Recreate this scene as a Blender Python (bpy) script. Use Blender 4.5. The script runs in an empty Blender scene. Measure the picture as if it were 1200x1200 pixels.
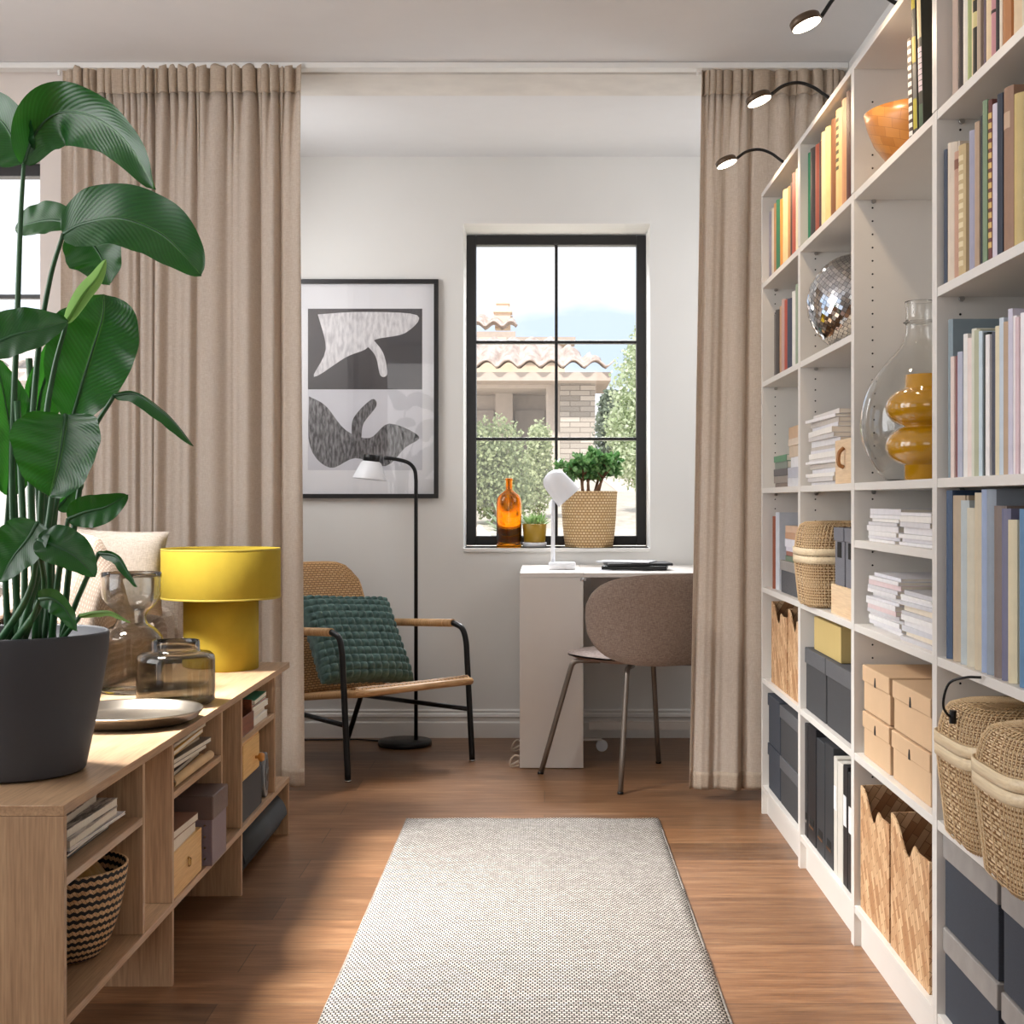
import bpy, math, random
from mathutils import Vector, Matrix
PI = math.pi
SC = bpy.context.scene
COL = SC.collection
F = 1657.0; VX = 638.0; VY = 586.0; CH = 1.197      # focal length in px (1200 frame), vanishing point, camera height
# ------------------------------------------------------------------ camera, world, sun, exposure
cam = bpy.data.cameras.new('camera'); camo = bpy.data.objects.new('camera', cam); COL.objects.link(camo)
camo.location = (0, 0, CH); camo.rotation_euler = (PI / 2, 0, 0)
cam.sensor_width = 36; cam.lens = F / 1200 * 36
cam.shift_x = -(VX - 600) / 1200; cam.shift_y = -(600 - VY) / 1200
cam.clip_end = 300
SC.camera = camo
SC.view_settings.view_transform = 'Standard'; SC.view_settings.look = 'None'
SC.view_settings.gamma = 1; SC.view_settings.use_curve_mapping = False
SC.view_settings.exposure = 0.35
SC.cycles.max_bounces = 10; SC.cycles.transmission_bounces = 10; SC.cycles.transparent_max_bounces = 12
SC.cycles.caustics_reflective = False; SC.cycles.caustics_refractive = False
SC.cycles.sample_clamp_indirect = 6

W = bpy.data.worlds.new('sky'); SC.world = W; W.use_nodes = True
nt = W.node_tree; nt.nodes.clear()
wo = nt.nodes.new('ShaderNodeOutputWorld'); bg = nt.nodes.new('ShaderNodeBackground')
tc = nt.nodes.new('ShaderNodeTexCoord'); mp = nt.nodes.new('ShaderNodeMapping'); nz = nt.nodes.new('ShaderNodeTexNoise')
cr = nt.nodes.new('ShaderNodeValToRGB')
mp.inputs['Scale'].default_value = (5, 5, 14); nz.inputs['Scale'].default_value = 1.3; nz.inputs['Detail'].default_value = 5
cr.color_ramp.elements[0].position = .4; cr.color_ramp.elements[0].color = (.50, .60, .75, 1)
cr.color_ramp.elements[1].position = .6; cr.color_ramp.elements[1].color = (.80, .82, .86, 1)
nt.links.new(tc.outputs['Generated'], mp.inputs[0]); nt.links.new(mp.outputs[0], nz.inputs[0])
nt.links.new(nz.outputs['Fac'], cr.inputs[0]); nt.links.new(cr.outputs[0], bg.inputs[0]); nt.links.new(bg.outputs[0], wo.inputs[0])
bg.inputs[1].default_value = 1.3

def light(name, kind, loc, target, energy, color=(1, 1, 1), size=1, size_y=None, spread=None, angle=None):
    l = bpy.data.lights.new(name, kind); l.energy = energy; l.color = color
    if kind == 'AREA':
        l.size = size
        if size_y: l.shape = 'RECTANGLE'; l.size_y = size_y
        if spread: l.spread = spread
    if kind == 'SUN': l.angle = angle or .01
    if kind == 'SPOT': l.spot_size = spread or 1.5; l.spot_blend = .6; l.shadow_soft_size = size
    if kind == 'POINT': l.shadow_soft_size = size
    o = bpy.data.objects.new(name, l); COL.objects.link(o); o.location = loc
    o.rotation_euler = (Vector(target) - Vector(loc)).to_track_quat('-Z', 'Y').to_euler()
    return o
light('sun', 'SUN', (-6, -18, 20), (0, 0, 0), 3.4, (1, .96, .91), angle=.06)
# daylight from the tall windows on the left and from the nook's window (outside, above the view), plus added fill lamps
light('daylight_left', 'AREA', (-3.2, 2.6, 1.7), (0.9, 3.4, 1.1), 57, (1, .985, .975), 2.0, 2.2)
light('nook_side_fill', 'AREA', (1.44, 6.3, 1.75), (-1.6, 6.45, 1.2), 15, (.98, .985, 1), .9, 1.7)  # added unseen lamp before the solid right wall, brightens the nook
light('daylight_nook', 'AREA', (-.1, 8.9, 3.9), (0, 6.3, .9), 330, (.97, .98, 1), 1.8, 1.2)
light('nook_left_fill', 'AREA', (-1.64, 6.35, 1.9), (1.2, 6.5, 1.0), 15, (.98, .985, 1), .7, 1.6)  # added lamp hidden behind the left curtain, lifts the picture wall; no window
light('front_fill', 'AREA', (-.6, -1.45, 1.9), (-.2, 5, .9), 16, (1, .98, .96), 2.4, 1.6)  # added fill behind the camera for surfaces facing it; no window
light('floor_patch_fill', 'AREA', (-1.8, 3.9, 2.86), (-.4, 4.1, 0), 62, (1, .985, .96), .4, .8, spread=1.2)  # unseen lamp added under the ceiling to make the bright floor patch

# ------------------------------------------------------------------ materials
MATS = {}
def srgb(c):
    if isinstance(c, str):
        c = c.lstrip('#'); c = [int(c[i:i+2], 16) / 255 for i in (0, 2, 4)]
    return tuple((x / 12.92 if x <= .04045 else ((x + .055) / 1.055) ** 2.4) for x in c[:3]) + (1,)
class NT:
    def __init__(s, name):
        s.m = bpy.data.materials.new(name); s.m.use_nodes = True; s.t = s.m.node_tree; s.n = s.t.nodes
        s.b = s.n['Principled BSDF']; s.out = s.n['Material Output']
    def add(s, t, **kw):
        n = s.n.new('ShaderNode' + t)
        for k, v in kw.items():
            if k in n.inputs: n.inputs[k].default_value = v
            else: setattr(n, k, v)
        return n
    def link(s, a, b): s.t.links.new(a, b)
    def coords(s, kind='Object', scale=(1, 1, 1), rot=(0, 0, 0)):
        c = s.add('TexCoord'); m = s.add('Mapping'); m.inputs['Scale'].default_value = scale; m.inputs['Rotation'].default_value = rot
        s.link(c.outputs[kind], m.inputs[0]); return m.outputs[0]
    def noise(s, vec, scale, detail=3, rough=.5):
        n = s.add('TexNoise'); n.inputs['Scale'].default_value = scale; n.inputs['Detail'].default_value = detail
        n.inputs['Roughness'].default_value = rough; s.link(vec, n.inputs['Vector']); return n.outputs['Fac']
    def ramp(s, fac, stops):
        r = s.add('ValToRGB'); e = r.color_ramp.elements
        while len(e) < len(stops): e.new(.5)
        for el, (p, c) in zip(e, stops): el.position = p; el.color = c
        s.link(fac, r.inputs[0]); return r.outputs[0]
    def mix(s, fac, a, b, mode='MIX'):
        m = s.add('Mix', data_type='RGBA', blend_type=mode)
        for sock, v in ((m.inputs[0], fac), (m.inputs[6], a), (m.inputs[7], b)):
            if hasattr(v, 'is_output'): s.link(v, sock)
            else: sock.default_value = v
        return m.outputs[2]
    def bump(s, h, strength, dist=.01):
        b = s.add('Bump'); b.inputs['Strength'].default_value = strength; b.inputs['Distance'].default_value = dist
        s.link(h, b.inputs['Height']); s.link(b.outputs[0], s.b.inputs['Normal']); return b
def shade(c, k): return tuple(min(1, x * k) for x in c[:3]) + (1,)
def plain(name, col, rough=.5, metal=0, var=.06, vs=8, bump=0, bs=200, spec=None, coat=0, sheen=0):
    if name in MATS: return MATS[name]
    s = NT(name); c = srgb(col); v = s.coords()
    f = s.noise(v, vs)
    s.link(s.ramp(f, [(.3, shade(c, 1 - var)), (.7, shade(c, 1 + var))]), s.b.inputs['Base Color'])
    s.b.inputs['Roughness'].default_value = rough; s.b.inputs['Metallic'].default_value = metal
    if spec is not None: s.b.inputs['Specular IOR Level'].default_value = spec
    if coat: s.b.inputs['Coat Weight'].default_value = coat; s.b.inputs['Coat Roughness'].default_value = .05
    if sheen: s.b.inputs['Sheen Weight'].default_value = sheen
    if bump: s.bump(s.noise(v, bs, 2), bump, .004)
    MATS[name] = s.m; return s.m
def wood(name, c1, c2, axis='x', rough=.45, scale=1, c3=None):
    if name in MATS: return MATS[name]
    s = NT(name); sc = [16 * scale] * 3; sc['xyz'.index(axis)] = 1.1 * scale
    v = s.coords('Object', sc); f = s.noise(v, 3, 6, .65)
    sc2 = [70 * scale] * 3; sc2['xyz'.index(axis)] = 3 * scale
    f2 = s.noise(s.coords('Object', sc2), 3, 2)
    a = s.ramp(f, [(.3, srgb(c1)), (.5, srgb(c3 or c2)), (.68, srgb(c2))])
    s.link(s.mix(.35, a, s.ramp(f2, [(.35, shade(srgb(c1), .75)), (.6, srgb(c2))])), s.b.inputs['Base Color'])
    s.b.inputs['Roughness'].default_value = rough; s.bump(f2, .15, .002)
    MATS[name] = s.m; return s.m
def weave(name, c1, c2, gap, bw, bh, mortar=.12, coord='UV', rough=.6, bump=.5, rot=(0, 0, 0), bias=0, plane='xz', off=.5, metal=0):
    """woven strips: brick cells of width bw, height bh in metres (or UV units)"""
    if name in MATS: return MATS[name]
    s = NT(name); c = s.add('TexCoord')
    if coord == 'UV': vec = c.outputs['UV']
    else:
        sp = s.add('SeparateXYZ'); cb = s.add('CombineXYZ'); s.link(c.outputs['Object'], sp.inputs[0])
        ad = s.add('Math', operation='ADD'); s.link(sp.outputs[0], ad.inputs[0]); s.link(sp.outputs[1], ad.inputs[1])
        if plane == 'xy': s.link(sp.outputs[0], cb.inputs[0]); s.link(sp.outputs[1], cb.inputs[1])
        else: s.link(ad.outputs[0], cb.inputs[0]); s.link(sp.outputs[2], cb.inputs[1])
        vec = cb.outputs[0]
    m = s.add('Mapping'); m.inputs['Rotation'].default_value = rot; s.link(vec, m.inputs[0])
    b = s.add('TexBrick'); b.offset = off; b.inputs['Scale'].default_value = 1
    b.inputs['Brick Width'].default_value = bw; b.inputs['Row Height'].default_value = bh
    b.inputs['Mortar Size'].default_value = mortar * min(bw, bh); b.inputs['Mortar Smooth'].default_value = .3
    b.inputs['Bias'].default_value = bias
    b.inputs['Color1'].default_value = srgb(c1); b.inputs['Color2'].default_value = srgb(c2); b.inputs['Mortar'].default_value = srgb(gap)
    s.link(m.outputs[0], b.inputs['Vector']); s.link(b.outputs['Color'], s.b.inputs['Base Color'])
    s.b.inputs['Roughness'].default_value = rough; s.b.inputs['Metallic'].default_value = metal
    inv = s.add('Math', operation='SUBTRACT'); inv.inputs[0].default_value = 1; s.link(b.outputs['Fac'], inv.inputs[1])
    if bump: s.bump(inv.outputs[0], bump, .004)
    MATS[name] = s.m; return s.m
def cloth(name, c1, c2, trans=.3, thread=900, rough=.9, bump=.3):
    if name in MATS: return MATS[name]
    s = NT(name); v = s.coords('Object', (thread, thread, 60)); v2 = s.coords('Object', (60, 60, thread))
    a = s.noise(v, 1, 2); b = s.noise(v2, 1, 2)
    f = s.add('Math', operation='MULTIPLY'); s.link(a, f.inputs[0]); s.link(b, f.inputs[1])
    col = s.ramp(f.outputs[0], [(.12, srgb(c1)), (.38, srgb(c2))]); s.link(col, s.b.inputs['Base Color'])
    s.b.inputs['Roughness'].default_value = rough; s.b.inputs['Specular IOR Level'].default_value = .1
    bm = s.bump(f.outputs[0], bump, .003)
    if trans:
        t = s.add('BsdfTranslucent'); s.link(col, t.inputs[0]); mx = s.add('MixShader'); mx.inputs[0].default_value = trans
        s.link(s.b.outputs[0], mx.inputs[1]); s.link(t.outputs[0], mx.inputs[2]); s.link(mx.outputs[0], s.out.inputs[0])
    MATS[name] = s.m; return s.m
def glass(name, col, rough=0, ior=1.45, solid=False):
    if name in MATS: return MATS[name]
    s = NT(name); s.b.inputs['Base Color'].default_value = srgb(col); s.b.inputs['Transmission Weight'].default_value = 1
    s.b.inputs['Roughness'].default_value = rough; s.b.inputs['IOR'].default_value = ior
    MATS[name] = s.m; return s.m
def emit(name, col, k):
    if name in MATS: return MATS[name]
    s = NT(name); s.b.inputs['Base Color'].default_value = srgb(col); s.b.inputs['Emission Color'].default_value = srgb(col)
    s.b.inputs['Emission Strength'].default_value = k; MATS[name] = s.m; return s.m

# ------------------------------------------------------------------ mesh building
class MB:
    def __init__(s): s.v = []; s.f = []; s.mi = []; s.sm = []; s.uv = {}
    def face(s, idx, mi=0, sm=False, uv=None):
        s.f.append(tuple(idx)); s.mi.append(mi); s.sm.append(sm)
        if uv: s.uv[len(s.f) - 1] = uv
    def box(s, x0, x1, y0, y1, z0, z1, mi=0, M=None):
        b = len(s.v); pts = [(x, y, z) for x in (x0, x1) for y in (y0, y1) for z in (z0, z1)]
        if M: pts = [tuple(M @ Vector(p)) for p in pts]
        s.v += pts
        for q in ((0, 1, 3, 2), (4, 6, 7, 5), (0, 4, 5, 1), (2, 3, 7, 6), (0, 2, 6, 4), (1, 5, 7, 3)): s.face([b + i for i in q], mi)
        return s
    def lathe(s, prof, seg=48, c=(0, 0, 0), mi=0, sm=True, cap0=True, cap1=True, sx=1, sy=1, us=1, M=None):
        b = len(s.v); n = len(prof); L = [0]
        for i in range(1, n): L.append(L[-1] + math.dist(prof[i], prof[i-1]))
        rm = max(p[0] for p in prof)
        for r, z in prof:
            for k in range(seg):
                a = 2 * PI * k / seg; p = Vector((c[0] + r * math.cos(a) * sx, c[1] + r * math.sin(a) * sy, c[2] + z))
                s.v.append(tuple(M @ p) if M else tuple(p))
        for i in range(n - 1):
            for k in range(seg):
                k2 = (k + 1) % seg; u0 = 2 * PI * rm * k / seg; u1 = 2 * PI * rm * (k + 1) / seg
                s.face([b + i*seg + k, b + i*seg + k2, b + (i+1)*seg + k2, b + (i+1)*seg + k], mi, sm, [(u0, L[i]), (u1, L[i]), (u1, L[i+1]), (u0, L[i+1])])
        if cap0 and prof[0][0] > 1e-6: s.face([b + k for k in range(seg)][::-1], mi)
        if cap1 and prof[-1][0] > 1e-6: s.face([b + (n-1)*seg + k for k in range(seg)], mi)
        return s
    def tube(s, pts, r, seg=10, mi=0, closed=False, cap=True):
        pts = [Vector(p) for p in pts]; n = len(pts); b = len(s.v)
        rr = r if isinstance(r, (list, tuple)) else [r] * n
        up = Vector((0, 0, 1)); prev = None
        for i, p in enumerate(pts):
            if closed: t = pts[(i+1) % n] - pts[i-1]
            else: t = pts[min(i+1, n-1)] - pts[max(i-1, 0)]
            t.normalize()
            if prev is None: a = t.cross(up) if abs(t.z) < .95 else t.cross(Vector((1, 0, 0)))
            else: a = prev - t * prev.dot(t)
            a.normalize(); prev = a; c = t.cross(a)
            for k in range(seg):
                w = 2 * PI * k / seg; s.v.append(tuple(p + (a * math.cos(w) + c * math.sin(w)) * rr[i]))
        for i in range(n if closed else n - 1):
            j = (i + 1) % n
            for k in range(seg):
                k2 = (k + 1) % seg; s.face([b + i*seg + k, b + i*seg + k2, b + j*seg + k2, b + j*seg + k], mi, True,
                    [(k / seg, i), ((k+1) / seg, i), ((k+1) / seg, i+1), (k / seg, i+1)])
        if cap and not closed:
            s.face([b + k for k in range(seg)][::-1], mi); s.face([b + (n-1)*seg + k for k in range(seg)], mi)
        return s
    def prism(s, poly, a0, a1, axis='y', mi=0, sm=False):
        """poly: 2-D points; axis: the extrusion axis. y: (x,z)  x: (y,z)  z: (x,y)"""
        def P(p, a): return {'y': (p[0], a, p[1]), 'x': (a, p[0], p[1]), 'z': (p[0], p[1], a)}[axis]
        b = len(s.v); n = len(poly); s.v += [P(p, a0) for p in poly] + [P(p, a1) for p in poly]
        s.face([b + i for i in range(n)][::-1], mi); s.face([b + n + i for i in range(n)], mi)
        for i in range(n): j = (i + 1) % n; s.face([b + i, b + j, b + n + j, b + n + i], mi, sm)
        return s
    def grid(s, fn, nu, nv, mi=0, sm=True, us=1, vs=1):
        b = len(s.v)
        for j in range(nv + 1):
            for i in range(nu + 1): s.v.append(tuple(fn(i / nu, j / nv)))
        for j in range(nv):
            for i in range(nu):
                k = b + j * (nu + 1) + i
                s.face([k, k + 1, k + nu + 2, k + nu + 1], mi, sm, [(us*i/nu, vs*j/nv), (us*(i+1)/nu, vs*j/nv), (us*(i+1)/nu, vs*(j+1)/nv), (us*i/nu, vs*(j+1)/nv)])
        return s
    def build(s, name, mats, parent=None, loc=(0, 0, 0), rot=(0, 0, 0), bevel=0, bseg=2, solid=0, sub=0, soff=-1, fix=True):
        me = bpy.data.meshes.new(name); me.from_pydata(s.v, [], s.f)
        for m in (mats if isinstance(mats, (list, tuple)) else [mats]): me.materials.append(m)
        me.polygons.foreach_set('material_index', s.mi); me.polygons.foreach_set('use_smooth', s.sm)
        if s.uv:
            ul = me.uv_layers.new(name='UVMap').data
            for fi, co in s.uv.items():
                for li, c in zip(me.polygons[fi].loop_indices, co): ul[li].uv = c
        if fix:
            import bmesh
            bm = bmesh.new(); bm.from_mesh(me); bmesh.ops.recalc_face_normals(bm, faces=bm.faces); bm.to_mesh(me); bm.free()
        me.update()
        o = bpy.data.objects.new(name, me); COL.objects.link(o)
        o.location = loc; o.rotation_euler = rot
        if parent: o.parent = parent
        if solid: md = o.modifiers.new('t', 'SOLIDIFY'); md.thickness = solid; md.offset = soff
        if sub: md = o.modifiers.new('s', 'SUBSURF'); md.levels = md.render_levels = sub
        if bevel:
            md = o.modifiers.new('b', 'BEVEL'); md.width = bevel; md.segments = bseg; md.limit_method = 'ANGLE'; md.angle_limit = .8
            md.harden_normals = False
        return o
def tag(o, label, cat, group=None, kind=None):
    if label: o['label'] = label
    if cat: o['category'] = cat
    if group: o['group'] = group
    if kind: o['kind'] = kind
    return o
def thing(name, label, cat, loc=(0, 0, 0), rotz=0, group=None, rot=None):
    o = bpy.data.objects.new(name, None); COL.objects.link(o); o.location = loc; o.rotation_euler = rot or (0, 0, rotz)
    o.empty_display_size = .1
    return tag(o, label, cat, group)
def struct(name, mb, mats, **kw): return tag(mb.build(name, mats, **kw), None, None, kind='structure')
def part(o, label): o['label'] = label; return o
def X(px, y): return (px - VX) * y / F
def H(py, y): return CH + (VY - py) * y / F
def at(px, py, y): return (X(px, y), y, H(py, y))
def lerp(a, b, t): return a + (b - a) * t
def smooth_path(pts, n=8):
    """Catmull-Rom through the points"""
    P = [Vector(p) for p in pts]; P = [P[0] * 2 - P[1]] + P + [P[-1] * 2 - P[-2]]; out = []
    for i in range(1, len(P) - 2):
        a, b, c, d = P[i-1:i+3]
        for k in range(n):
            t = k / n; out.append(.5 * ((2*b) + (c - a)*t + (2*a - 5*b + 4*c - d)*t*t + (3*b - a - 3*c + d)*t*t*t))
    out.append(P[-2]); return out

# ------------------------------------------------------------------ shared materials
m_wall = plain('wall_paint', '#e4e3e0', .85, var=.015, vs=3, bump=.05, bs=300)
m_ceil = plain('ceiling_paint', '#dddcdc', .9, var=.01)
m_wallL = plain('side_wall_paint', '#e6ddd6', .85, var=.015)
m_trim = plain('trim_paint', '#e9e8e5', .5, var=.01)
m_white = plain('white_foil', '#e3dfd9', .4, var=.012)
m_black = plain('black_steel', '#17181a', .35, metal=.3, var=.1)
m_dark = plain('dark_hole', '#0b0b0b', .8)
m_chrome = plain('chrome', '#c8c8c8', .15, metal=1)
m_oakz = wood('oak_vertical', '#a08062', '#c6a582', 'z', c3='#b39170')
m_oaky = wood('oak_lengthwise', '#a08062', '#c6a582', 'y', .36, c3='#b39170')
m_frame = plain('window_black', '#1b1a1c', .35, var=.05)
# ------------------------------------------------------------------ THE SETTING
ZC = 2.93; YB = 7.135; YW = 5.72; XR = 1.205; XL = -3.3; Y0 = -1.6
WT = .32
# floor: planks running across the room
s = NT('plank_floor'); v = s.coords('Object')
b = s.add('TexBrick'); b.offset = .37; b.offset_frequency = 2; b.inputs['Scale'].default_value = 1
b.inputs['Brick Width'].default_value = 2.1; b.inputs['Row Height'].default_value = .224; b.inputs['Mortar Size'].default_value = .0016
b.inputs['Mortar Smooth'].default_value = .1; b.inputs['Bias'].default_value = -.1
b.inputs['Color1'].default_value = (1, 1, 1, 1); b.inputs['Color2'].default_value = (.2, .19, .2, 1); b.inputs['Mortar'].default_value = (0, 0, 0, 1)
s.link(s.coords('Object'), b.inputs['Vector'])
g = s.noise(s.coords('Object', (1.3, 11, 1)), 2.2, 8, .7); g2 = s.noise(s.coords('Object', (4, 90, 1)), 2, 3)
base = s.ramp(g, [(.28, srgb('#5a3a22')), (.5, srgb('#896142')), (.72, srgb('#b48e69'))])
base = s.mix(.3, base, s.ramp(g2, [(.35, srgb('#56331f')), (.6, srgb('#a87a52'))]))
tone = s.mix(.65, base, b.outputs['Color'], 'MULTIPLY'); s.link(tone, s.b.inputs['Base Color'])
s.b.inputs['Roughness'].default_value = .34
ad = s.add('Math', operation='MULTIPLY_ADD'); s.link(b.outputs['Fac'], ad.inputs[0]); ad.inputs[1].default_value = -1; s.link(g2, ad.inputs[2])
s.bump(ad.outputs[0], .12, .002); m_floor = s.m
struct('floor', MB().box(XL - .3, XR + .3, Y0, YB + WT, -.1, 0), m_floor)
struct('ceiling', MB().box(XL - .3, XR + .3, Y0, YB + WT, ZC, ZC + .15), m_ceil)
struct('wall_right', MB().box(XR, XR + .2, Y0, YW + .3, 0, ZC), m_wall)
struct('wall_front', MB().box(XL - .3, XR + .3, Y0 - .2, Y0, 0, ZC), m_wall)
struct('wall_nook_right', MB().box(XR + .25, XR + .45, YW + .3, YB + WT, 0, ZC).box(XR, XR + .45, YW + .28, YW + .3, 0, ZC), m_wall)
# back wall with the window opening
OX0, OX1, OZ0, OZ1 = -.409, .534, .955, 2.592
w = MB().box(-1.9, OX0, YB, YB + WT, 0, ZC).box(OX1, XR + .45, YB, YB + WT, 0, ZC).box(OX0, OX1, YB, YB + WT, 0, OZ0).box(OX0, OX1, YB, YB + WT, OZ1, ZC)
struct('wall_back', w, m_wall)
struct('wall_nook_left', MB().box(-1.9, -1.7, YW + .25, YB, 0, ZC), m_wall)
# wall left of the opening, with its own window
LX0, LX1, LZ0, LZ1 = -2.95, X(47, YW), .5, 2.59
w = MB().box(LX1, -1.15, YW, YW + .25, 0, ZC).box(XL, LX0, YW, YW + .25, 0, ZC).box(LX0, LX1, YW, YW + .25, 0, LZ0).box(LX0, LX1, YW, YW + .25, LZ1, ZC)
struct('wall_left_back', w, m_wallL)
# left wall of the room with two tall windows (outside the frame)
w = MB()
for a, b_ in ((Y0, -.4), (1.3, 2.0), (3.7, 4.3), (5.3, YW)): w.box(XL - .2, XL, a, b_, 0, ZC)
for a, b_ in ((-.4, 1.3), (2.0, 3.7), (4.3, 5.3)): w.box(XL - .2, XL, a, b_, 0, .4).box(XL - .2, XL, a, b_, 2.6, ZC)
struct('wall_left', w, m_wallL)
# shallow lintel between room and nook
struct('trim_1', MB().box(-1.15, XR + .2, YW, 6.02, ZC - .012, ZC - .001), plain('lintel_paint', '#d9d4cd', .9))

# windows
m_pane = NT('window_pane')
gl = m_pane.add('BsdfGlass'); gl.inputs['IOR'].default_value = 1.0; gl.inputs['Roughness'].default_value = 0
m_pane.n.remove(gl)
tr = m_pane.add('BsdfTransparent'); go = m_pane.add('BsdfGlossy'); go.inputs['Roughness'].default_value = .02
mx = m_pane.add('MixShader'); mx.inputs[0].default_value = .035
m_pane.link(tr.outputs[0], mx.inputs[1]); m_pane.link(go.outputs[0], mx.inputs[2]); m_pane.link(mx.outputs[0], m_pane.out.inputs[0]); m_pane = m_pane.m
def window(name, x0, x1, z0, z1, y, cols, rows, fw=.05, bar=.016, right_extra=0):
    r = thing(name, None, None, (0, y, 0)); r['kind'] = 'structure'
    f = MB().box(x0, x0 + fw, 0, .07, z0, z1).box(x1 - fw, x1, 0, .07, z0, z1).box(x0 + fw, x1 - fw, 0, .07, z0, z0 + fw).box(x0 + fw, x1 - fw, 0, .07, z1 - fw, z1)
    f.build('window_frame', m_frame, r, bevel=.003)
    m = MB()
    for i in range(1, cols): xc = lerp(x0 + fw, x1 - fw, i / cols); m.box(xc - bar/2, xc + bar/2, .008, .05, z0 + fw, z1 - fw)
    for j in range(1, rows):
        zc = lerp(z0 + fw, z1 - fw, j / rows)
        for i in range(cols):
            xa = lerp(x0 + fw, x1 - fw, i / cols) + (bar/2 if i else 0); xb = lerp(x0 + fw, x1 - fw, (i+1) / cols) - (bar/2 if i < cols - 1 else 0)
            m.box(xa, xb, .008, .05, zc - bar/2, zc + bar/2)
    m.build('glazing_bar', m_frame, r, bevel=.002)
    MB().box(x0 + fw, x1 - fw, .03, .034, z0 + fw, z1 - fw).build('pane', m_pane, r)
    return r
wn = window('window_1', OX0, OX1, OZ0 + .004, 2.59 - .002, YB + .3 - .005, 2, 3)
MB().tube([(.06, -.012, 2.545), (.06, -.03, 2.545)], .009).box(.052, .068, -.012, 0, 2.53, 2.56).build('window_latch', m_frame, wn)
window('window_2', LX0, LX1, LZ0, LZ1, YW + .14, 2, 4)
struct('window_sill', MB().box(OX0, OX1, YB - .012, YB + .29, OZ0 - .02, OZ0), m_trim, bevel=.003)
# baseboards of the nook: stepped profile
prof = [(0, 0), (-.02, 0), (-.02, .075), (-.014, .082), (-.014, .1), (-.02, .106), (-.018, .118), (-.009, .126), (-.012, .134), (-.006, .142), (0, .142)]
struct('baseboard_back', MB().prism([(YB + p[0], p[1]) for p in prof], -1.7, XR + .25, 'x'), m_trim)
struct('baseboard_left', MB().prism([(-1.7 - p[0], p[1]) for p in prof], YW + .25, YB - .02, 'y'), m_trim)
# curtain rail along the ceiling
rail = thing('curtain_rail', 'white curtain rail running along the ceiling across the whole opening', 'curtain rail', (0, 5.62, ZC))
MB().box(XL + .02, XR - .002, -.03, .03, -.024, -.001).build('track', m_trim, rail, bevel=.002)
g = None
for x in [(-1.93 + i * .094) for i in range(31)]:
    if not (-.93 < x < .58):
        if g is None: g = MB().box(-.004, .004, -.004, .004, -.045, -.024).build('glider', m_trim, rail, loc=(x, 0, 0))
        else: k = g.copy(); COL.objects.link(k); k.location.x = x

# ------------------------------------------------------------------ OUTSIDE, seen through the window; haze is put into the paler colours
m_stucco = plain('stucco', '#d6c9bc', .9, var=.05, bump=.3, bs=60)
m_stucco2 = plain('stucco_peach', '#f0d9bf', .9, var=.05)
m_recess = plain('garage_paint', '#c4bab0', .8, var=.05)
m_fascia = plain('fascia', '#c2b2a4', .7)
s = NT('roof_tile'); f = s.noise(s.coords('Object', (3.2, 1.6, 1)), 2, 3)
s.link(s.ramp(f, [(.3, srgb('#a8958a')), (.5, srgb('#c6b5aa')), (.7, srgb('#ddd0c6'))]), s.b.inputs['Base Color']); s.b.inputs['Roughness'].default_value = .9; m_tile = s.m
s = NT('gravel_ground'); f = s.noise(s.coords('Object'), 9, 6, .7)
s.link(s.ramp(f, [(.3, srgb('#a89c8d')), (.6, srgb('#d8cdbd'))]), s.b.inputs['Base Color']); s.b.inputs['Roughness'].default_value = 1; s.bump(f, .6, .05); m_gravel = s.m
def GH(y): return .75 + (y - 7.5) * .0465
GZ = 1.2; HS = 2.2
gr = MB().prism([(YB + WT + .02, GH(7.5) - .6), (YB + WT + .02, GH(7.5)), (36, GH(36)), (80, GH(36)), (80, 0)], -45, 45, 'x'); struct('ground', gr, m_gravel)
tag(MB().prism([(19.5, GH(19.5)), (19.5, GH(19.5) + .02), (24.5, GH(24.5) + .02), (24.5, GH(24.5))], 1.0, 14, 'x').build('driveway', plain('driveway_paving', '#e3cdc0', .9, var=.08, vs=2)), None, None, kind='structure')
def tile_roof(parent, x0, x1, xr0, xr1, y0, y1, z0, z1, pitch=.24):
    """sloping roof of barrel tiles: eave x0..x1 at (y0,z0), ridge xr0..xr1 at (y1,z1)"""
    n = int((x1 - x0) / pitch * 8); rows = 7; m = MB()
    def fn(u, v):
        k = v; row = math.floor(k * rows * .9999) / rows; fr = (k - row) * rows
        x = lerp(lerp(x0, x1, u), lerp(xr0, xr1, u), v)
        wave = abs(math.sin((x - x0) / pitch * PI)) * .35 * pitch
        return (x, lerp(y0, y1, v), lerp(z0, z1, v) + wave + (.3 * pitch * (1 - fr)))
    m.grid(fn, n, rows * 4, us=1, vs=1)
    return m.build('roof', m_tile, parent, solid=.04)
hs = thing('house', 'pale stucco house with tiled roof and stone pier outside the window', 'house', (0, 0, 0))
YH = 16.0 * HS; q = HS
def D_(y): return y * HS
MB().box(-7*q, X(640, YH), YH + 1.1*q, YH + 1.3*q, GZ, H(447, YH)).box(X(578, YH), X(599, YH), YH + .75*q, YH + 1.1*q, GZ, H(447, YH)).build('wall', m_stucco, hs)
MB().box(-7*q, X(640, YH), YH + .02*q, YH + 1.09*q, H(455, YH), H(447, YH)).box(X(640, YH), X(656, YH), YH, YH + .1*q, GZ, H(447, YH)).build('lintel', m_stucco, hs)
MB().box(-7*q, X(575, YH), YH + 1.02*q, YH + 1.08*q, GZ, H(474, YH)).box(X(602, YH), X(638, YH), YH + 1.02*q, YH + 1.08*q, GZ, H(474, YH)).build('garage_door', m_recess, hs)
s_st = weave('stone_veneer', '#cfc5b8', '#9a9084', '#857b70', .5, .13, .1, 'OBJ', .9, .6)
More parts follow.
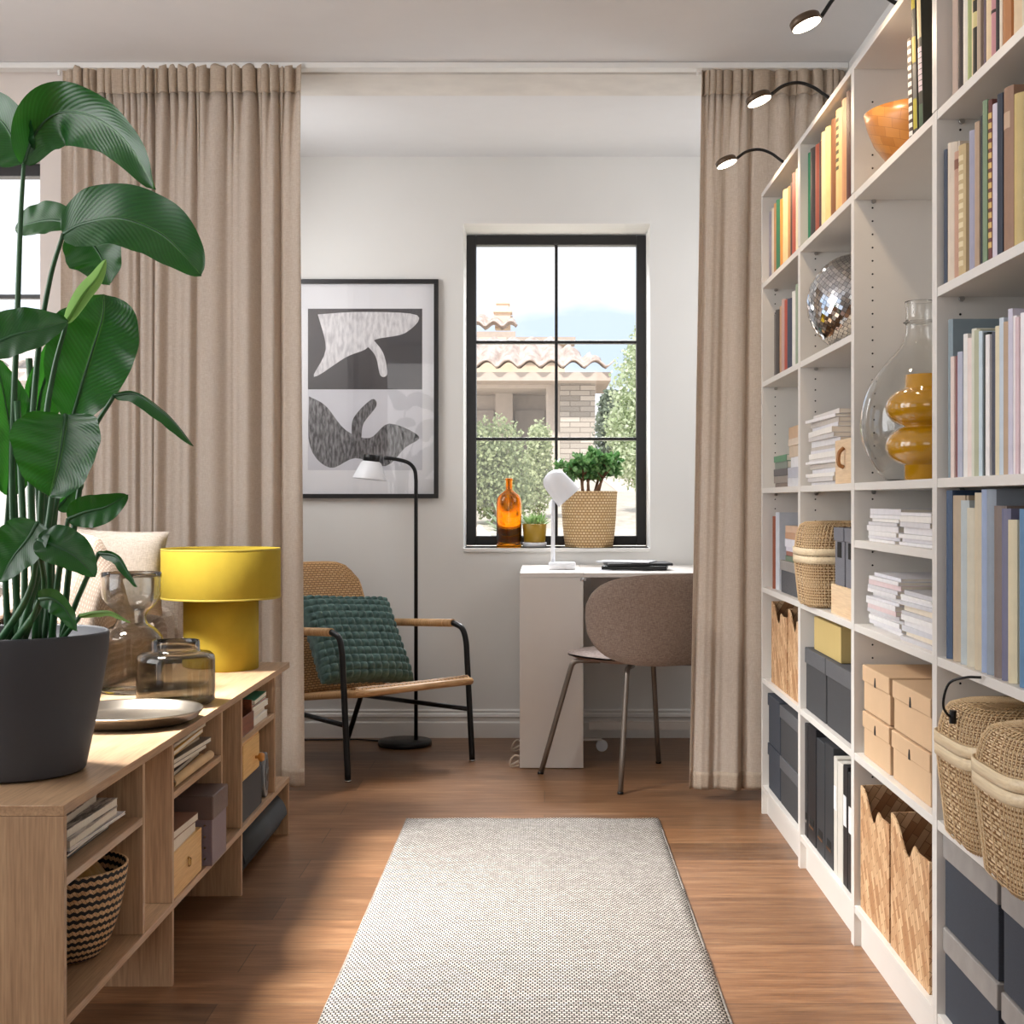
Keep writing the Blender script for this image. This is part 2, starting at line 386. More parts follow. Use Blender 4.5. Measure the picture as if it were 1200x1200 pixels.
MB().box(X(656, YH), X(697, YH), YH - .15*q, YH + 1.2*q, GZ, H(447, YH)).build('stone_pier', s_st, hs)
y5 = D_(15.5)
MB().box(-7*q, X(716, y5), y5, y5 + .15, H(446, y5), H(436, y5)).box(-7*q, X(716, y5), y5 + .15, YH + 1.4*q, H(446, y5), H(446, y5) + .05).build('fascia_board', m_fascia, hs)
y4, y6 = D_(15.4), D_(18.3)
tile_roof(hs, -7*q, X(720, y4), -7*q, X(640, y6), y4, y6, H(437, y4), H(404, y6), .24*q)
a = D_(19)
MB().box(X(600, a), X(662, a), a, a + .4, GZ, H(401, a)).box(-8*q, X(601, a), a + .7, a + .9, GZ, H(392, a)).build('upper_wall', m_stucco2, hs)
MB().box(X(594, a), X(674, a), a - .6, a + 1, H(402, a), H(397.5, a)).build('upper_cornice', m_fascia, hs)
a = D_(20)
tile_roof(hs, -9*q, X(607, a), -9*q, X(597, D_(22)), a, D_(22), H(388, a), H(377, D_(22)), .24*q)
MB().box(-9*q, X(604, a), a + .1, a + .3, H(396, a), H(388, a)).build('upper_fascia', m_fascia, hs)
a = D_(21); b_ = a + .6
c = MB().box(X(580, a), X(598, a), a, b_, H(385, a), H(366, a)).box(X(578, a), X(600, a), a - .1, b_ + .1, H(366, a), H(363, a))
c.box(X(582, a), X(596, a), a, b_, H(363, a), H(356, a)).box(X(581, a), X(597, a), a - .05, b_ + .1, H(356, a), H(353, a)); c.build('chimney', m_stucco2, hs)
def leaf_mat(name, c1, c2, rough=.6, tr=.35):
    if name in MATS: return MATS[name]
    s = NT(name); oi = s.add('NewGeometry'); col = s.ramp(oi.outputs['Random Per Island'], [(0, srgb(c1)), (1, srgb(c2))]); s.link(col, s.b.inputs['Base Color'])
    s.b.inputs['Roughness'].default_value = rough
    t = s.add('BsdfTranslucent'); s.link(col, t.inputs[0]); mx = s.add('MixShader'); mx.inputs[0].default_value = tr
    s.link(s.b.outputs[0], mx.inputs[1]); s.link(t.outputs[0], mx.inputs[2]); s.link(mx.outputs[0], s.out.inputs[0]); MATS[name] = s.m; return s.m
def foliage(m, rnd, c, r, n, ls, flat=False):
    for _ in range(n):
        d = Vector((rnd.gauss(0, 1), rnd.gauss(0, 1), rnd.gauss(0, 1))).normalized() * (rnd.random() ** .35) * rnd.uniform(.82, 1.1)
        p = Vector((c[0] + d.x * r[0], c[1] + d.y * r[1], c[2] + d.z * r[2]))
        a = Vector((rnd.gauss(0, 1), rnd.gauss(0, 1), rnd.gauss(0, 1))).normalized(); q = a.cross(Vector((rnd.gauss(0, 1), rnd.gauss(0, 1), rnd.gauss(0, 1)))).normalized()
        l = ls * rnd.uniform(.6, 1.3); w_ = l * .38; b = len(m.v)
        m.v += [tuple(p), tuple(p + a * l * .5 + q * w_), tuple(p + a * l), tuple(p + a * l * .5 - q * w_)]; m.face([b, b+1, b+2, b+3])
def bush(name, label, cat, base, blobs, n, ls, mat, seed, group=None, stem=.05):
    rnd = random.Random(seed); t = thing(name, label, cat, base, group=group); m = MB()
    for c, r in blobs: foliage(m, rnd, c, r, n, ls)
    m.build('foliage', mat, t, fix=False)
    k = MB()
    for c, r in blobs: k.tube(smooth_path([(0, 0, 0), (c[0] * .5, c[1] * .5, c[2] * .45), (c[0], c[1], c[2])], 4), [stem] * 9, 6)
    k.build('branch', plain('bark', '#8a7768', .9), t)
    return t
m_bush1 = leaf_mat('bush_leaf', '#78865f', '#c0c99c'); m_bush2 = leaf_mat('tree_leaf', '#a9b98c', '#e3e9cf')
def gb(px, y): return (X(px, y), y, GH(y))
bush('shrub', 'rounded grey-green shrub low in front of the house garage', 'shrub', gb(588, 12.4), [((-.03, 0, .55), (.26, .26, .42)), ((.0, .1, .3), (.32, .3, .3)), ((-.2, .0, .5), (.2, .2, .4))], 3000, .036, m_bush1, 3, stem=.02)
bush('shrub', 'lighter shrub beside the window centre, right of the grey-green one', 'shrub', gb(632, 13.3), [((0, 0, .62), (.13, .2, .3)), ((-.03, 0, .35), (.17, .2, .32))], 2200, .036, leaf_mat('bush_leaf_light', '#98a576', '#d2d8b0'), 4, stem=.015)
bush('garden_tree', 'pale leafy tree at the right edge of the window view', 'tree', gb(752, 14.3), [((0, 0, 1.2), (.33, .3, .5)), ((-.1, 0, .85), (.3, .3, .35)), ((.1, .1, 1.6), (.25, .3, .4)), ((-.02, -.1, .55), (.3, .3, .3))], 2600, .045, m_bush2, 5, stem=.03)
bush('hedge_bush', 'dark grey-green bush behind the pale tree beside the stone pier', 'shrub', gb(713, 27), [((0, 0, .7), (.3, .4, .7)), ((.3, 0, .6), (.4, .4, .6)), ((.05, 0, 1.3), (.22, .3, .35))], 1800, .09, leaf_mat('bush_dark', '#6c7768', '#93a08a'), 6)
def agave(label, base, n, L, seed, mat):
    rnd = random.Random(seed); m = MB()
    for i in range(n):
        a = 2 * PI * i / n + rnd.uniform(-.2, .2); el = rnd.uniform(.35, 1.4); l = L * rnd.uniform(.7, 1.1); d = Vector((math.cos(a) * math.cos(el), math.sin(a) * math.cos(el), math.sin(el)))
        sd = d.cross(Vector((0, 0, 1))).normalized() * .022
        def fn(u, v): return Vector((0, 0, .02)) + d * l * v + sd * (u - .5) * 2 * (1 - v) - Vector((0, 0, .35 * l * v * v * math.cos(el)))
        m.grid(fn, 2, 6)
    return tag(m.build('agave', mat, loc=base, fix=False), label, 'plant')
m_ag = leaf_mat('agave_leaf', '#86997b', '#b4c5a2')
agave('spiky green rosette plant seen behind the amber bottle', gb(592, 11.0), 60, .36, 2, m_ag)
agave('low spiky plant seen right of the amber bottle neck', gb(626, 9.6), 50, .2, 7, m_ag)
def rock(label, base, r, seed):
    rnd = random.Random(seed); ph = [rnd.uniform(0, 6) for _ in range(6)]
    def fn(u, v):
        a = u * 2 * PI; e = v * PI / 2; k = 1 + .12 * math.sin(3 * a + ph[0]) + .08 * math.sin(5 * a + 4 * e + ph[1])
        return (r[0] * k * math.cos(a) * math.cos(e), r[1] * k * math.sin(a) * math.cos(e), r[2] * k * math.sin(e))
    return tag(MB().grid(fn, 24, 8).build('rock', plain('pale_rock', '#cfc8c0', .9, var=.15, vs=6, bump=.5, bs=20), loc=base), label, 'rock', 'pale garden rocks')
rock('large pale garden rock in the lower left window corner', gb(562, 9.3), (.085, .1, .17), 1)
rock('smaller pale garden rock just left of the amber bottle', gb(579, 8.7), (.045, .06, .1), 2)

# ------------------------------------------------------------------ CURTAINS
m_linen = cloth('linen', '#dacdbf', '#ebe1d6', .46, 500, bump=.15)
def curtain(label, x0, x1, yc, ztop, zbot, folds, seed, flare=0, amp=.042, xb0=None, xb1=None, pleats=3):
    rnd = random.Random(seed); R_ = [rnd.uniform(0, 6.28) for _ in range(12)]
    xb0 = x0 if xb0 is None else xb0; xb1 = x1 if xb1 is None else xb1
    t = thing('curtain', label, 'curtain', (0, yc, 0), group='beige linen curtains')
    def ph(u): return 2 * PI * folds * (u + .055 * math.sin(4.3 * u + R_[0]) + .03 * math.sin(9.7 * u + R_[1]) + .016 * math.sin(23 * u + R_[6]))
    hd = .105
    def fn(u, z):
        k = (ztop - z) / (ztop - zbot); d_ = ztop - z; top = math.exp(-(max(0, d_ - .03) / .20) ** 1.3); edge = min(1, min(u, 1 - u) * 9)
        p = ph(u) + .25 * math.sin(2.4 * k + u * 7 + R_[2])
        env = .55 + .45 * math.sin(u * 11 + R_[3]) * math.sin(u * 5 + R_[4])
        low = math.sin(p) + .28 * math.sin(2 * p + R_[5] + 1.5 * k); a = amp * env * (1 - .55 * top)
        hp = pleats * p; hi = math.sin(hp + .8 * math.sin(u * 31 + R_[7])); hi = math.copysign(abs(hi) ** .6, hi)
        y = a * low + .021 * top * hi * (1 - .4 * math.exp(-d_ / .02)) + .0022 * math.sin(hp + 3 * k + R_[8]) * (1 - top)
        x = lerp(lerp(x0, x1, u), lerp(xb0, xb1, u), k) + edge * (.45 * a * math.cos(p) + .006 * top * math.cos(hp)) + flare * top * (1 if u > .5 else -1) * abs(u - .5) ** 2 * .3
        return (x, y, z)
    nu = int(folds * pleats * 26)
    MB().grid(lambda u, v: fn(u, lerp(zbot, ztop - hd, v)), nu, 60).build('panel', m_linen, t, solid=.0012)
    # doubled heading tape: a denser band, and the hem
    MB().grid(lambda u, v: fn(u, lerp(ztop - hd, ztop + .005 * math.sin(pleats * ph(u) * 1.5), v)), nu, 14).build('heading', m_head, t, solid=.004)
    def hem(u, v):
        p = fn(u, lerp(zbot, zbot + .07, v)); return (p[0], p[1] - .0025, p[2])
    MB().grid(hem, nu, 4).build('hem', m_head, t, solid=.001)
    return t
m_head = cloth('linen_heading', '#c2b09d', '#d6c7b5', .25, 500, bump=.15)
curtain('beige linen curtain at far left, partly behind the tall green plant', X(72, 5.62), X(182, 5.62), 5.615, 2.915, .07, 4, 11, 0, .036, X(68, 5.62), X(186, 5.62))
curtain('wide beige linen curtain behind the yellow lamp, left of the framed picture', X(184, 5.6), X(352, 5.6), 5.60, 2.915, .065, 4.6, 5, .1, .03, X(180, 5.6), X(357, 5.6))
curtain('beige linen curtain on the right, hanging beside the white bookcases', X(822, 5.63), X(992, 5.63), 5.63, 2.915, .045, 5.5, 21, 0, .04, X(808, 5.63), X(994, 5.63))

# ------------------------------------------------------------------ RUG
s = NT('rug_weave'); v = s.coords('Object')
b = s.add('TexBrick'); b.offset = .5; b.inputs['Scale'].default_value = 1; b.inputs['Brick Width'].default_value = .0115; b.inputs['Row Height'].default_value = .0125
b.inputs['Mortar Size'].default_value = .0022; b.inputs['Mortar Smooth'].default_value = .4
b.inputs['Color1'].default_value = srgb('#ddd8d1'); b.inputs['Color2'].default_value = srgb('#bcb6af'); b.inputs['Mortar'].default_value = srgb('#474544')
s.link(v, b.inputs['Vector']); n1 = s.noise(s.coords('Object', (7, 60, 1)), 2, 4)
s.link(s.mix(.5, b.outputs['Color'], s.ramp(n1, [(.35, srgb('#b8b2ab')), (.65, (1, 1, 1, 1))]), 'MULTIPLY'), s.b.inputs['Base Color'])
s.b.inputs['Roughness'].default_value = .95; s.b.inputs['Specular IOR Level'].default_value = .1
iv = s.add('Math', operation='SUBTRACT'); iv.inputs[0].default_value = 1; s.link(b.outputs['Fac'], iv.inputs[1]); s.bump(iv.outputs[0], .5, .003); m_rug = s.m
rnd = random.Random(4)
def rugf(u, v):
    x = lerp(-.513, .425, u); y = lerp(2.55, 5.285, v)
    if u in (0, 1): x += .003 * math.sin(y * 9) 
    return (x, y, .0085 + .0012 * math.sin(x * 17) * math.sin(y * 11))
rug = thing('rug', 'long flat-woven rug in speckled grey and white on the wooden floor', 'rug', (0, 0, 0))
MB().grid(rugf, 30, 80).build('rug_field', m_rug, rug, solid=.008)
m_bind = cloth('rug_edge', '#6f6b66', '#a8a29a', 0, 500)
MB().tube([(-.513, y, .0045) for y in [2.55 + i * .0912 for i in range(31)]], .0042, 6).tube([(.425, y, .0045) for y in [2.55 + i * .0912 for i in range(31)]], .0042, 6).build('side_binding', m_bind, rug)
# ------------------------------------------------------------------ WHITE BOOKCASES (four units along the right wall)
XF = .83; DP = .37; UW = .8; TH = .017
LV = [.11, .52, .866, 1.243, 1.647, 2.022]
UY = [4.61, 3.81, 3.01, 2.21]          # near side of units 1..4
shl = [[0, 1, 2, 3, 4, 5], [0, 1, 2, 3, 4, 5], [0, 1, 2, 3, 5], [0, 1, 2, 3, 4, 5]]
names = ['tall white bookcase farthest back, beside the right curtain', 'tall white bookcase holding the mirror ball, second from the curtain',
         'tall white bookcase holding the glass and yellow vases and wooden bowl', 'tall white bookcase nearest the camera, holding two rattan lidded baskets']
for ui, y0 in enumerate(UY):
    t = thing('bookcase', names[ui], 'bookcase', (XF, y0, 0), group='white bookcases along the right wall')
    for ya in (0.0005, UW - TH - .0005):
        MB().box(0, DP, ya, ya + TH, 0, 2.022).build('side_panel', m_white, t, bevel=.001)
        MB().box(.0, DP, ya, ya + TH, 2.024, 2.37).build('extension_panel', m_white, t, bevel=.001)
    MB().box(DP, DP + .004, .002, UW - .002, .02, 2.36).build('back_panel', m_white, t)
    MB().box(.02, .036, TH + .001, UW - TH - .001, 0, .088).build('plinth', m_white, t)
    MB().box(.0, DP, TH + .001, UW - TH - .001, 2.352, 2.37).build('top_panel', m_white, t, bevel=.001)
    zs = [LV[k] for k in shl[ui]] + ([1.09] if ui == 2 else [])
    for z in zs: MB().box(.0015, DP - .002, TH + .001, UW - TH - .001, z - .02, z).build('shelf', m_white, t, bevel=.001)
    hm = MB(); z = .17
    while z < 2.3:
        if all(abs(z - q + .01) > .018 for q in zs):
            hm.lathe([(.0026, 0), (.0026, .001)], 8, (0, 0, 0), M=Matrix.Translation((.05, UW - TH - .0005, z)) @ Matrix.Rotation(PI/2, 4, 'X'))
        z += .0355
    hm.build('peg_hole', m_dark, t)['kind'] = 'stuff'
    for q in zs: MB().lathe([(.006, 0), (.006, .008)], 10, M=Matrix.Rotation(PI/2, 4, 'X')).build('shelf_peg', m_chrome, t, loc=(.052, UW - TH - .0005, q - .0245))

def clip(ya, yb):
    m_ = (ya + yb) / 2
    for u in UY:
        if u <= m_ < u + UW: return min(ya, u + UW - TH - .004), max(yb, u + TH + .004)
    return ya, yb
def top_of(z): return {.11: .495, .52: .842, .866: 1.22, 1.243: 1.62, 1.647: 1.995, 2.022: 2.346}.get(z, 9)
def covermat(col, rough=.55):
    k = 'cover_' + col.strip('#')
    return plain(k, col, rough, var=.05, vs=30, bump=.08, bs=400)
m_pages = None
def pages():
    global m_pages
    if m_pages is None:
        s = NT('page_edges'); f = s.noise(s.coords('Object', (6, 600, 6)), 1.5, 2)
        s.link(s.ramp(f, [(.35, srgb('#cdc3b0')), (.6, srgb('#ece5d8'))]), s.b.inputs['Base Color']); s.b.inputs['Roughness'].default_value = .9; m_pages = s.m
    return m_pages
SEEN = {}
def uniq(lbl):
    """a label said twice gets a place word"""
    SEEN[lbl] = SEEN.get(lbl, 0) + 1
    return lbl
def book(xf, yc, z, th, h, d, col, label, group, lean=0, rnd=None, band=None, name='book', rs=None, cat='book', bands=None):
    """spine faces -x; origin at the middle of the spine's foot"""
    rs = th * .18 if rs is None else rs; bt = min(.0028, th * .2); n = 6
    out = [(-rs * math.sin(PI * i / n) + rs, -th/2 + th * i / n) for i in range(n + 1)]
    inn = [(bt + rs * .6, th/2 - bt), (bt + rs * .6, -th/2 + bt)]
    m = MB(); e = .0006
    m.prism(out + [(d, th/2)] + [(d, th/2 - bt)] + inn + [(d, -th/2 + bt), (d, -th/2)], 0, h, 'z', 0)
    o = m.build(name, covermat(col), None, (xf, yc, z), (lean, 0, 0)); tag(o, label, cat, group)
    tp = .004 if h > .15 else .001
    MB().box(bt + rs * .6 + e, d - .003, -th/2 + bt + e, th/2 - bt - e, tp, h - tp).build('pages', pages(), o)
    if band:
        for (zc, bh, bc) in band:
            k = [(p[0] - .0005, p[1] * .93) for p in out]
            q = MB().prism(k + [(.0025 + rs, th * .4), (.0025 + rs, -th * .4)], h * zc - bh/2, h * zc + bh/2, 'z', 0)
            q.build('spine_label', covermat(bc, .5), o)
    return o
NAMED = {}
def row(xf, z, items, d, place, group, y_start=None, grp_cat='book', name='book', lean_last=0, seed=0):
    """items: (px0, px1, height, colour, colour word, band?)  px measured at the spine plane xf"""
    rnd = random.Random(seed + int(z * 100)); n = len(items)
    words = [it[4] for it in items]
    for i, it in enumerate(items):
        ya = xf * F / (it[0] - VX); yb = xf * F / (it[1] - VX)
        if i == n - 1 or i == 0: ya, yb = clip(ya, yb)
        th = (ya - yb) - .0012
        w_ = words[i]
        if i == 0: l = f'{w_} {name} leftmost in the row, {place}'
        elif i == n - 1: l = f'{w_} {name} right of the {words[i-1]} one, {place}'
        else: l = f'{w_} {name} between {words[i-1]} and {words[i+1]}, {place}'
        dd = d * rnd.uniform(.86, 1.0)
        hh = min(it[2], top_of(z) - z - .004)
        while len(l.split()) > 16: l = ' '.join(l.split()[:-1])
        NAMED.setdefault(l, []).append(0)
        book(xf + rnd.uniform(0, .006), (ya + yb) / 2, z + .0004, max(.003, th), hh, dd, it[3], l, group, band=it[5] if len(it) > 5 else None, rs=(th * .16 if len(it) < 7 else it[6] * th))
def tb(c, zc=.7, h=.05): return [(zc, h, c)]
def lettered(c, n=9, z0=.25, z1=.8): return [(lerp(z0, z1, i / (n-1)), .011, c) for i in range(n)]

# nearest bookcase (U4)
G = 'books on the nearest bookcase, '
row(.838, LV[5], [(1107, 1120, .34, '#c9b0a0', 'pinkish beige', None, .5), (1120, 1125, .31, '#3b302b', 'dark brown'), (1125, 1129.5, .33, '#efe6d6', 'cream'), (1129.5, 1135, .33, '#a3ad72', 'olive green'), (1135, 1137.5, .32, '#ead9ae', 'pale yellow'),
    (1137.5, 1143, .33, '#2b2519', 'black', [(.35, .03, '#d9c98c'), (.5, .02, '#c7b457')]), (1143, 1147, .33, '#b9a58e', 'tan'), (1147, 1152.5, .33, '#5c4c5e', 'dark purple'), (1152.5, 1158.5, .34, '#ecd3a9', 'cream orange'), (1158.5, 1164.5, .32, '#c98f92', 'dusty pink', [(.28, .006, '#3a2320')]),
    (1164.5, 1168, .34, '#2a2623', 'black'), (1168, 1171, .34, '#efe2cc', 'ivory'), (1171, 1180, .33, '#b97f50', 'rust brown'), (1180, 1192.5, .33, '#e8cda9', 'light tan'), (1193, 1199, .34, '#ddd0b4', 'buff'), (1199.5, 1212, .33, '#7b8c7f', 'grey green')],
    .24, 'top shelf of nearest bookcase', G + 'top shelf', seed=1)
row(.836, LV[4], [(1102.5, 1106, .285, '#3c4658', 'navy'), (1106, 1113.5, .29, '#e2d3bf', 'cream', None, .4), (1113.5, 1119.5, .262, '#c39a84', 'rosy brown', tb('#8a5b48', .9, .02)), (1119.5, 1127, .265, '#c8b083', 'mustard beige', lettered('#e7d7b0', 12, .1, .9)),
    (1127, 1138.5, .28, '#a5a3b6', 'lavender grey', None, .35), (1138.5, 1143.5, .285, '#b89d84', 'tan'), (1143.5, 1149.5, .29, '#22242d', 'black'), (1149.5, 1154.5, .31, '#7f9475', 'sage green'), (1154.5, 1158.5, .305, '#6d3c35', 'maroon', lettered('#d7b468', 14, .1, .9)),
    (1158.5, 1164.5, .29, '#d9cfdb', 'pale lilac'), (1164.5, 1170.5, .3, '#2a3140', 'dark navy'), (1170.5, 1181, .3, '#9c7a63', 'brown', tb('#c7aa8f', .8, .03)), (1181, 1191, .275, '#cdb477', 'mustard yellow', None, .35), (1191, 1205, .275, '#33527d', 'blue', lettered('#a7bdd4', 10, .3, .9)), (1205.5, 1216, .28, '#d7c6ac', 'sand')],
    .22, 'second shelf from top, nearest bookcase', G + 'second shelf from top', seed=2)
row(.84, LV[3], [(1107, 1112, .33, '#8798a1', 'blue-grey'), (1112, 1116, .25, '#e6d2c9', 'pale pink'), (1116, 1119, .25, '#7e4247', 'maroon'), (1119, 1124, .255, '#b3b7c8', 'pale lavender'), (1124, 1128.5, .288, '#e9e7e3', 'white'),
    (1128.5, 1133, .277, '#ecdcd5', 'blush'), (1133, 1138.5, .292, '#dcdccd', 'white-green'), (1138.5, 1145, .285, '#b5b79b', 'sage'), (1145, 1149, .28, '#c9d9e2', 'ice blue'), (1149, 1153, .275, '#23312e', 'black-green'), (1153, 1157.5, .268, '#f0ecea', 'snow white'), (1157.5, 1163, .27, '#474a58', 'charcoal'),
    (1163, 1168, .278, '#ddd2b3', 'cream'), (1168, 1173, .29, '#c7d3dd', 'light blue'), (1173, 1178, .28, '#b79d82', 'tan'), (1178, 1183, .3, '#cdc9d8', 'lavender'), (1183, 1187, .285, '#efe9ea', 'white'), (1187, 1191, .28, '#d9c0c4', 'pink'), (1191, 1196, .285, '#f1eef0', 'white-lilac'), (1196, 1202, .28, '#b8aab2', 'mauve'), (1203, 1212, .28, '#dcd6cc', 'off-white')],
    .2, 'middle shelf of nearest bookcase', G + 'middle shelf', name='magazine', seed=3)
o = book(1.045, 2.66, LV[3] + .0004, .5, .315, .1, '#1c3226', 'wide dark green album standing behind the magazines, middle shelf of nearest bookcase', 'albums', name='album')
m_alb = {}
def album_row(items, xf, z, place, group):
    n = len(items)
    for i, (a, b_, h, c, w_, dx) in enumerate(items):
        ya, yb = clip((xf + dx) * F / (a - VX), (xf + dx) * F / (b_ - VX)); h = min(h, top_of(z) - z - .003)
        l = f'{w_} fabric album ' + ('leftmost of the albums' if i == 0 else (f'right of the {items[i-1][4]} one' if i == n-1 else f'between {items[i-1][4]} and {items[i+1][4]}')) + ', ' + place
        book(xf + dx, (ya + yb) / 2, z + .0004, ya - yb - .0015, h, .25 - dx, c, ' '.join(l.split()[:16]), group, name='album', rs=(ya - yb) * .3, cat='album')
album_row([(1107, 1111.5, .365, '#3a506e', 'navy', 0), (1111.5, 1123, .34, '#b9a68d', 'tan', 0), (1123, 1129.5, .33, '#b9c2c4', 'pale blue-grey', 0), (1129.5, 1137.5, .315, '#cfc8b4', 'dotted cream', 0), (1137.5, 1148, .345, '#cdbfa4', 'wrinkled cream', 0),
    (1148, 1153, .365, '#9aa9c6', 'periwinkle', 0), (1153, 1160.5, .37, '#8d97a3', 'grey-blue plaid', 0), (1160.5, 1170.5, .32, '#7b6c64', 'brown patterned', 0), (1170.5, 1178, .315, '#6c6c86', 'dull violet', 0), (1178, 1185.5, .295, '#d8cba9', 'pale straw', 0), (1185.5, 1206, .315, '#5d83a6', 'sky blue', 0), (1206.5, 1216, .31, '#c9bfb4', 'stone', 0)],
    .84, LV[2], 'nearest bookcase', 'fabric albums on the nearest bookcase')

# vase bookcase (U3): three tall books leaning at the right end of the top shelf
for i, (c, h, yy, w_, bd) in enumerate([('#4b3b34', .235, 3.238, 'white-lettered brown', lettered('#f0ece4', 12, .05, .95)), ('#4b4a44', .315, 3.198, 'grey and yellow', [(.97, .03, '#b5a63a'), (.62, .06, '#b8a73c'), (.15, .07, '#b7ab35'), (.38, .08, '#6d6b68')]), ('#3a3a32', .30, 3.150, 'black and cream', [(.84, .09, '#e5cf9f')] + lettered('#ddc9cf', 8, .3, .6) + [(.1, .05, '#4c6349')])]):
    book(.836, yy, LV[5] + .001, .026, h, .2, c, f'leaning {w_} book beside the wooden bowl, top shelf of vase bookcase', 'books leaning beside the bowl', lean=-.075, band=bd)

# mirror ball bookcase (U2), top shelf
row(.848, LV[5], [(942.5, 947, .295, '#1f7a52', 'bright green'), (947, 952, .295, '#37302e', 'charcoal'), (952, 956.5, .29, '#9b4c35', 'brick red'), (956.5, 960.5, .285, '#4a2b30', 'dark maroon'), (960.5, 965, .298, '#e6d39f', 'cream yellow'), (965, 969.5, .298, '#e3c789', 'straw'),
    (969.5, 975, .305, '#7d4f2a', 'chestnut'), (975, 983.5, .31, '#e0bd80', 'light tan', lettered('#4d4a2a', 7, .45, .9)), (983.5, 990, .315, '#cf9567', 'peach'), (990, 994.5, .32, '#53281f', 'dark reddish'), (994.5, 1001, .3, '#9a8a3e', 'olive')],
    .22, 'top shelf, mirror ball bookcase', 'books on the top shelf, mirror ball bookcase', seed=5)
# farthest bookcase (U1)
row(.846, LV[5], [(898.5, 901.5, .265, '#8a8390', 'grey'), (901.5, 904.5, .265, '#cbc3b3', 'stone'), (904.5, 907.5, .27, '#a97c50', 'brown'), (907.5, 911, .27, '#2c6a48', 'green'), (911, 914, .26, '#c9883a', 'orange'), (914, 920, .275, '#dfc490', 'cream'), (920, 923, .27, '#b58553', 'tan'), (923, 926.5, .27, '#4a2e24', 'dark brown'),
    (926.5, 930, .29, '#b5553f', 'red'), (930, 934, .29, '#eee0bd', 'ivory'), (934, 938.5, .28, '#d9c08b', 'straw')], .2, 'top shelf, farthest bookcase', 'books on the top shelf, farthest bookcase', seed=6)
row(.852, LV[4], [(905, 907.5, .24, '#6d6660', 'grey'), (907.5, 910, .25, '#3e3632', 'dark'), (910, 914, .255, '#b48d6e', 'tan'), (914, 917.5, .27, '#b3968e', 'mauve'), (917.5, 920, .26, '#a5452f', 'red'), (920, 925, .255, '#2e3348', 'navy'), (925, 928.5, .27, '#e0ddd6', 'white'), (928.5, 933, .285, '#8e9c86', 'sage'), (933, 940, .29, '#a7b3a0', 'pale sage')],
    .2, 'second shelf from top, farthest bookcase', 'books on the second shelf, farthest bookcase', seed=7)

# --- stacks of flat magazines
def flat_mag(x0, yc, z, w_, d, th, col, label, group, rot, seed, name='magazine', cat='magazine', both=False):
    """one flat magazine or book, spine towards -x"""
    m = MB(); bt = min(.0012, th * .25)
    m.box(0, d, -w_/2, w_/2, 0, bt, 0).box(0, d, -w_/2, w_/2, th - bt, th, 0).box(0, .0015, -w_/2, w_/2, bt, th - bt, 0)
    m.box(.0015, d - .002, -w_/2 + .0015, w_/2 - .0015, bt, th - bt, 1)
    return tag(m.build(name, [covermat(col, .4), pages()], None, (x0, yc, z), (0, 0, rot)), label, cat, group)
ORD = ['bottom', 'second from bottom', 'third from bottom', 'fourth from bottom', 'fifth from bottom', 'sixth from bottom', 'seventh from bottom', 'eighth from bottom', 'ninth from bottom', 'tenth from bottom',
       'eleventh from bottom', 'twelfth from bottom', 'thirteenth from bottom', 'fourteenth from bottom', 'fifteenth from bottom', 'sixteenth from bottom', 'seventeenth from bottom', 'eighteenth from bottom']
def stack(xf, ya, yb, z, n, total, d, cols, where, group, seed, name='magazine', jit=.012, wj=.01):
    ya, yb = clip(ya, yb) if ya > yb else clip(yb, ya)[::-1]
    rnd = random.Random(seed); wts = [rnd.uniform(.6, 1.5) for _ in range(n)]; s_ = sum(wts); zz = z + .0004
    for i in range(n):
        th = total * wts[i] / s_; c = cols[i % len(cols)]; col, cw = c
        pos = 'topmost' if i == n - 1 else ORD[i]
        flat_mag(xf + rnd.uniform(0, jit), (ya + yb) / 2 + rnd.uniform(-wj, wj) * .5, zz, (yb - ya) - wj, d * rnd.uniform(.9, 1), th - .0006, col,
                 f'{cw} {name}, {pos} of {where}', group, rnd.uniform(-.03, .03), seed + i, name, name if name != 'magazine' else 'magazine'); zz += th
    return zz
WH = [('#f1eff0', 'white'), ('#e4e2e6', 'pale grey'), ('#f4f2f1', 'white'), ('#ece9ea', 'off-white'), ('#dcdadd', 'light grey'), ('#f3efe9', 'warm white')]
def yy(px, xf): return xf * F / (px - VX)
stack(.84, yy(977, .84), yy(945, .84), LV[3], 17, .222, .24, [('#f1eff0', 'white'), ('#d9d4d2', 'grey'), ('#f3efe9', 'warm white'), ('#e6e4e8', 'pale grey'), ('#cfc6bd', 'beige')], 'tall stack below mirror ball', 'magazines below the mirror ball', 3, jit=.02)
stack(.845, yy(1050, .845), yy(1016, .845), 1.09, 8, .085, .22, WH, 'left stack on short shelf below vases', 'left stack below the vases', 31)
stack(.845, yy(1092, .845), yy(1052.5, .845), 1.09, 7, .078, .22, WH, 'right stack on short shelf below vases', 'right stack below the vases', 32)
stack(.845, yy(1050, .845), yy(1014, .845), LV[2], 14, .142, .22, WH[:5] + [('#e9d3d3', 'pinkish white')], 'left stack on second shelf below vases', 'left stack above the cardboard boxes', 33, jit=.022)
stack(.845, yy(1092, .845), yy(1054, .845), LV[2], 11, .118, .22, [('#cfcdd0', 'grey'), ('#efe3cf', 'cream'), ('#d8d8dd', 'light grey'), ('#f1eff0', 'white'), ('#f4f2f1', 'bright white')], 'right stack on second shelf below vases', 'right stack above the cardboard boxes', 34, jit=.016)
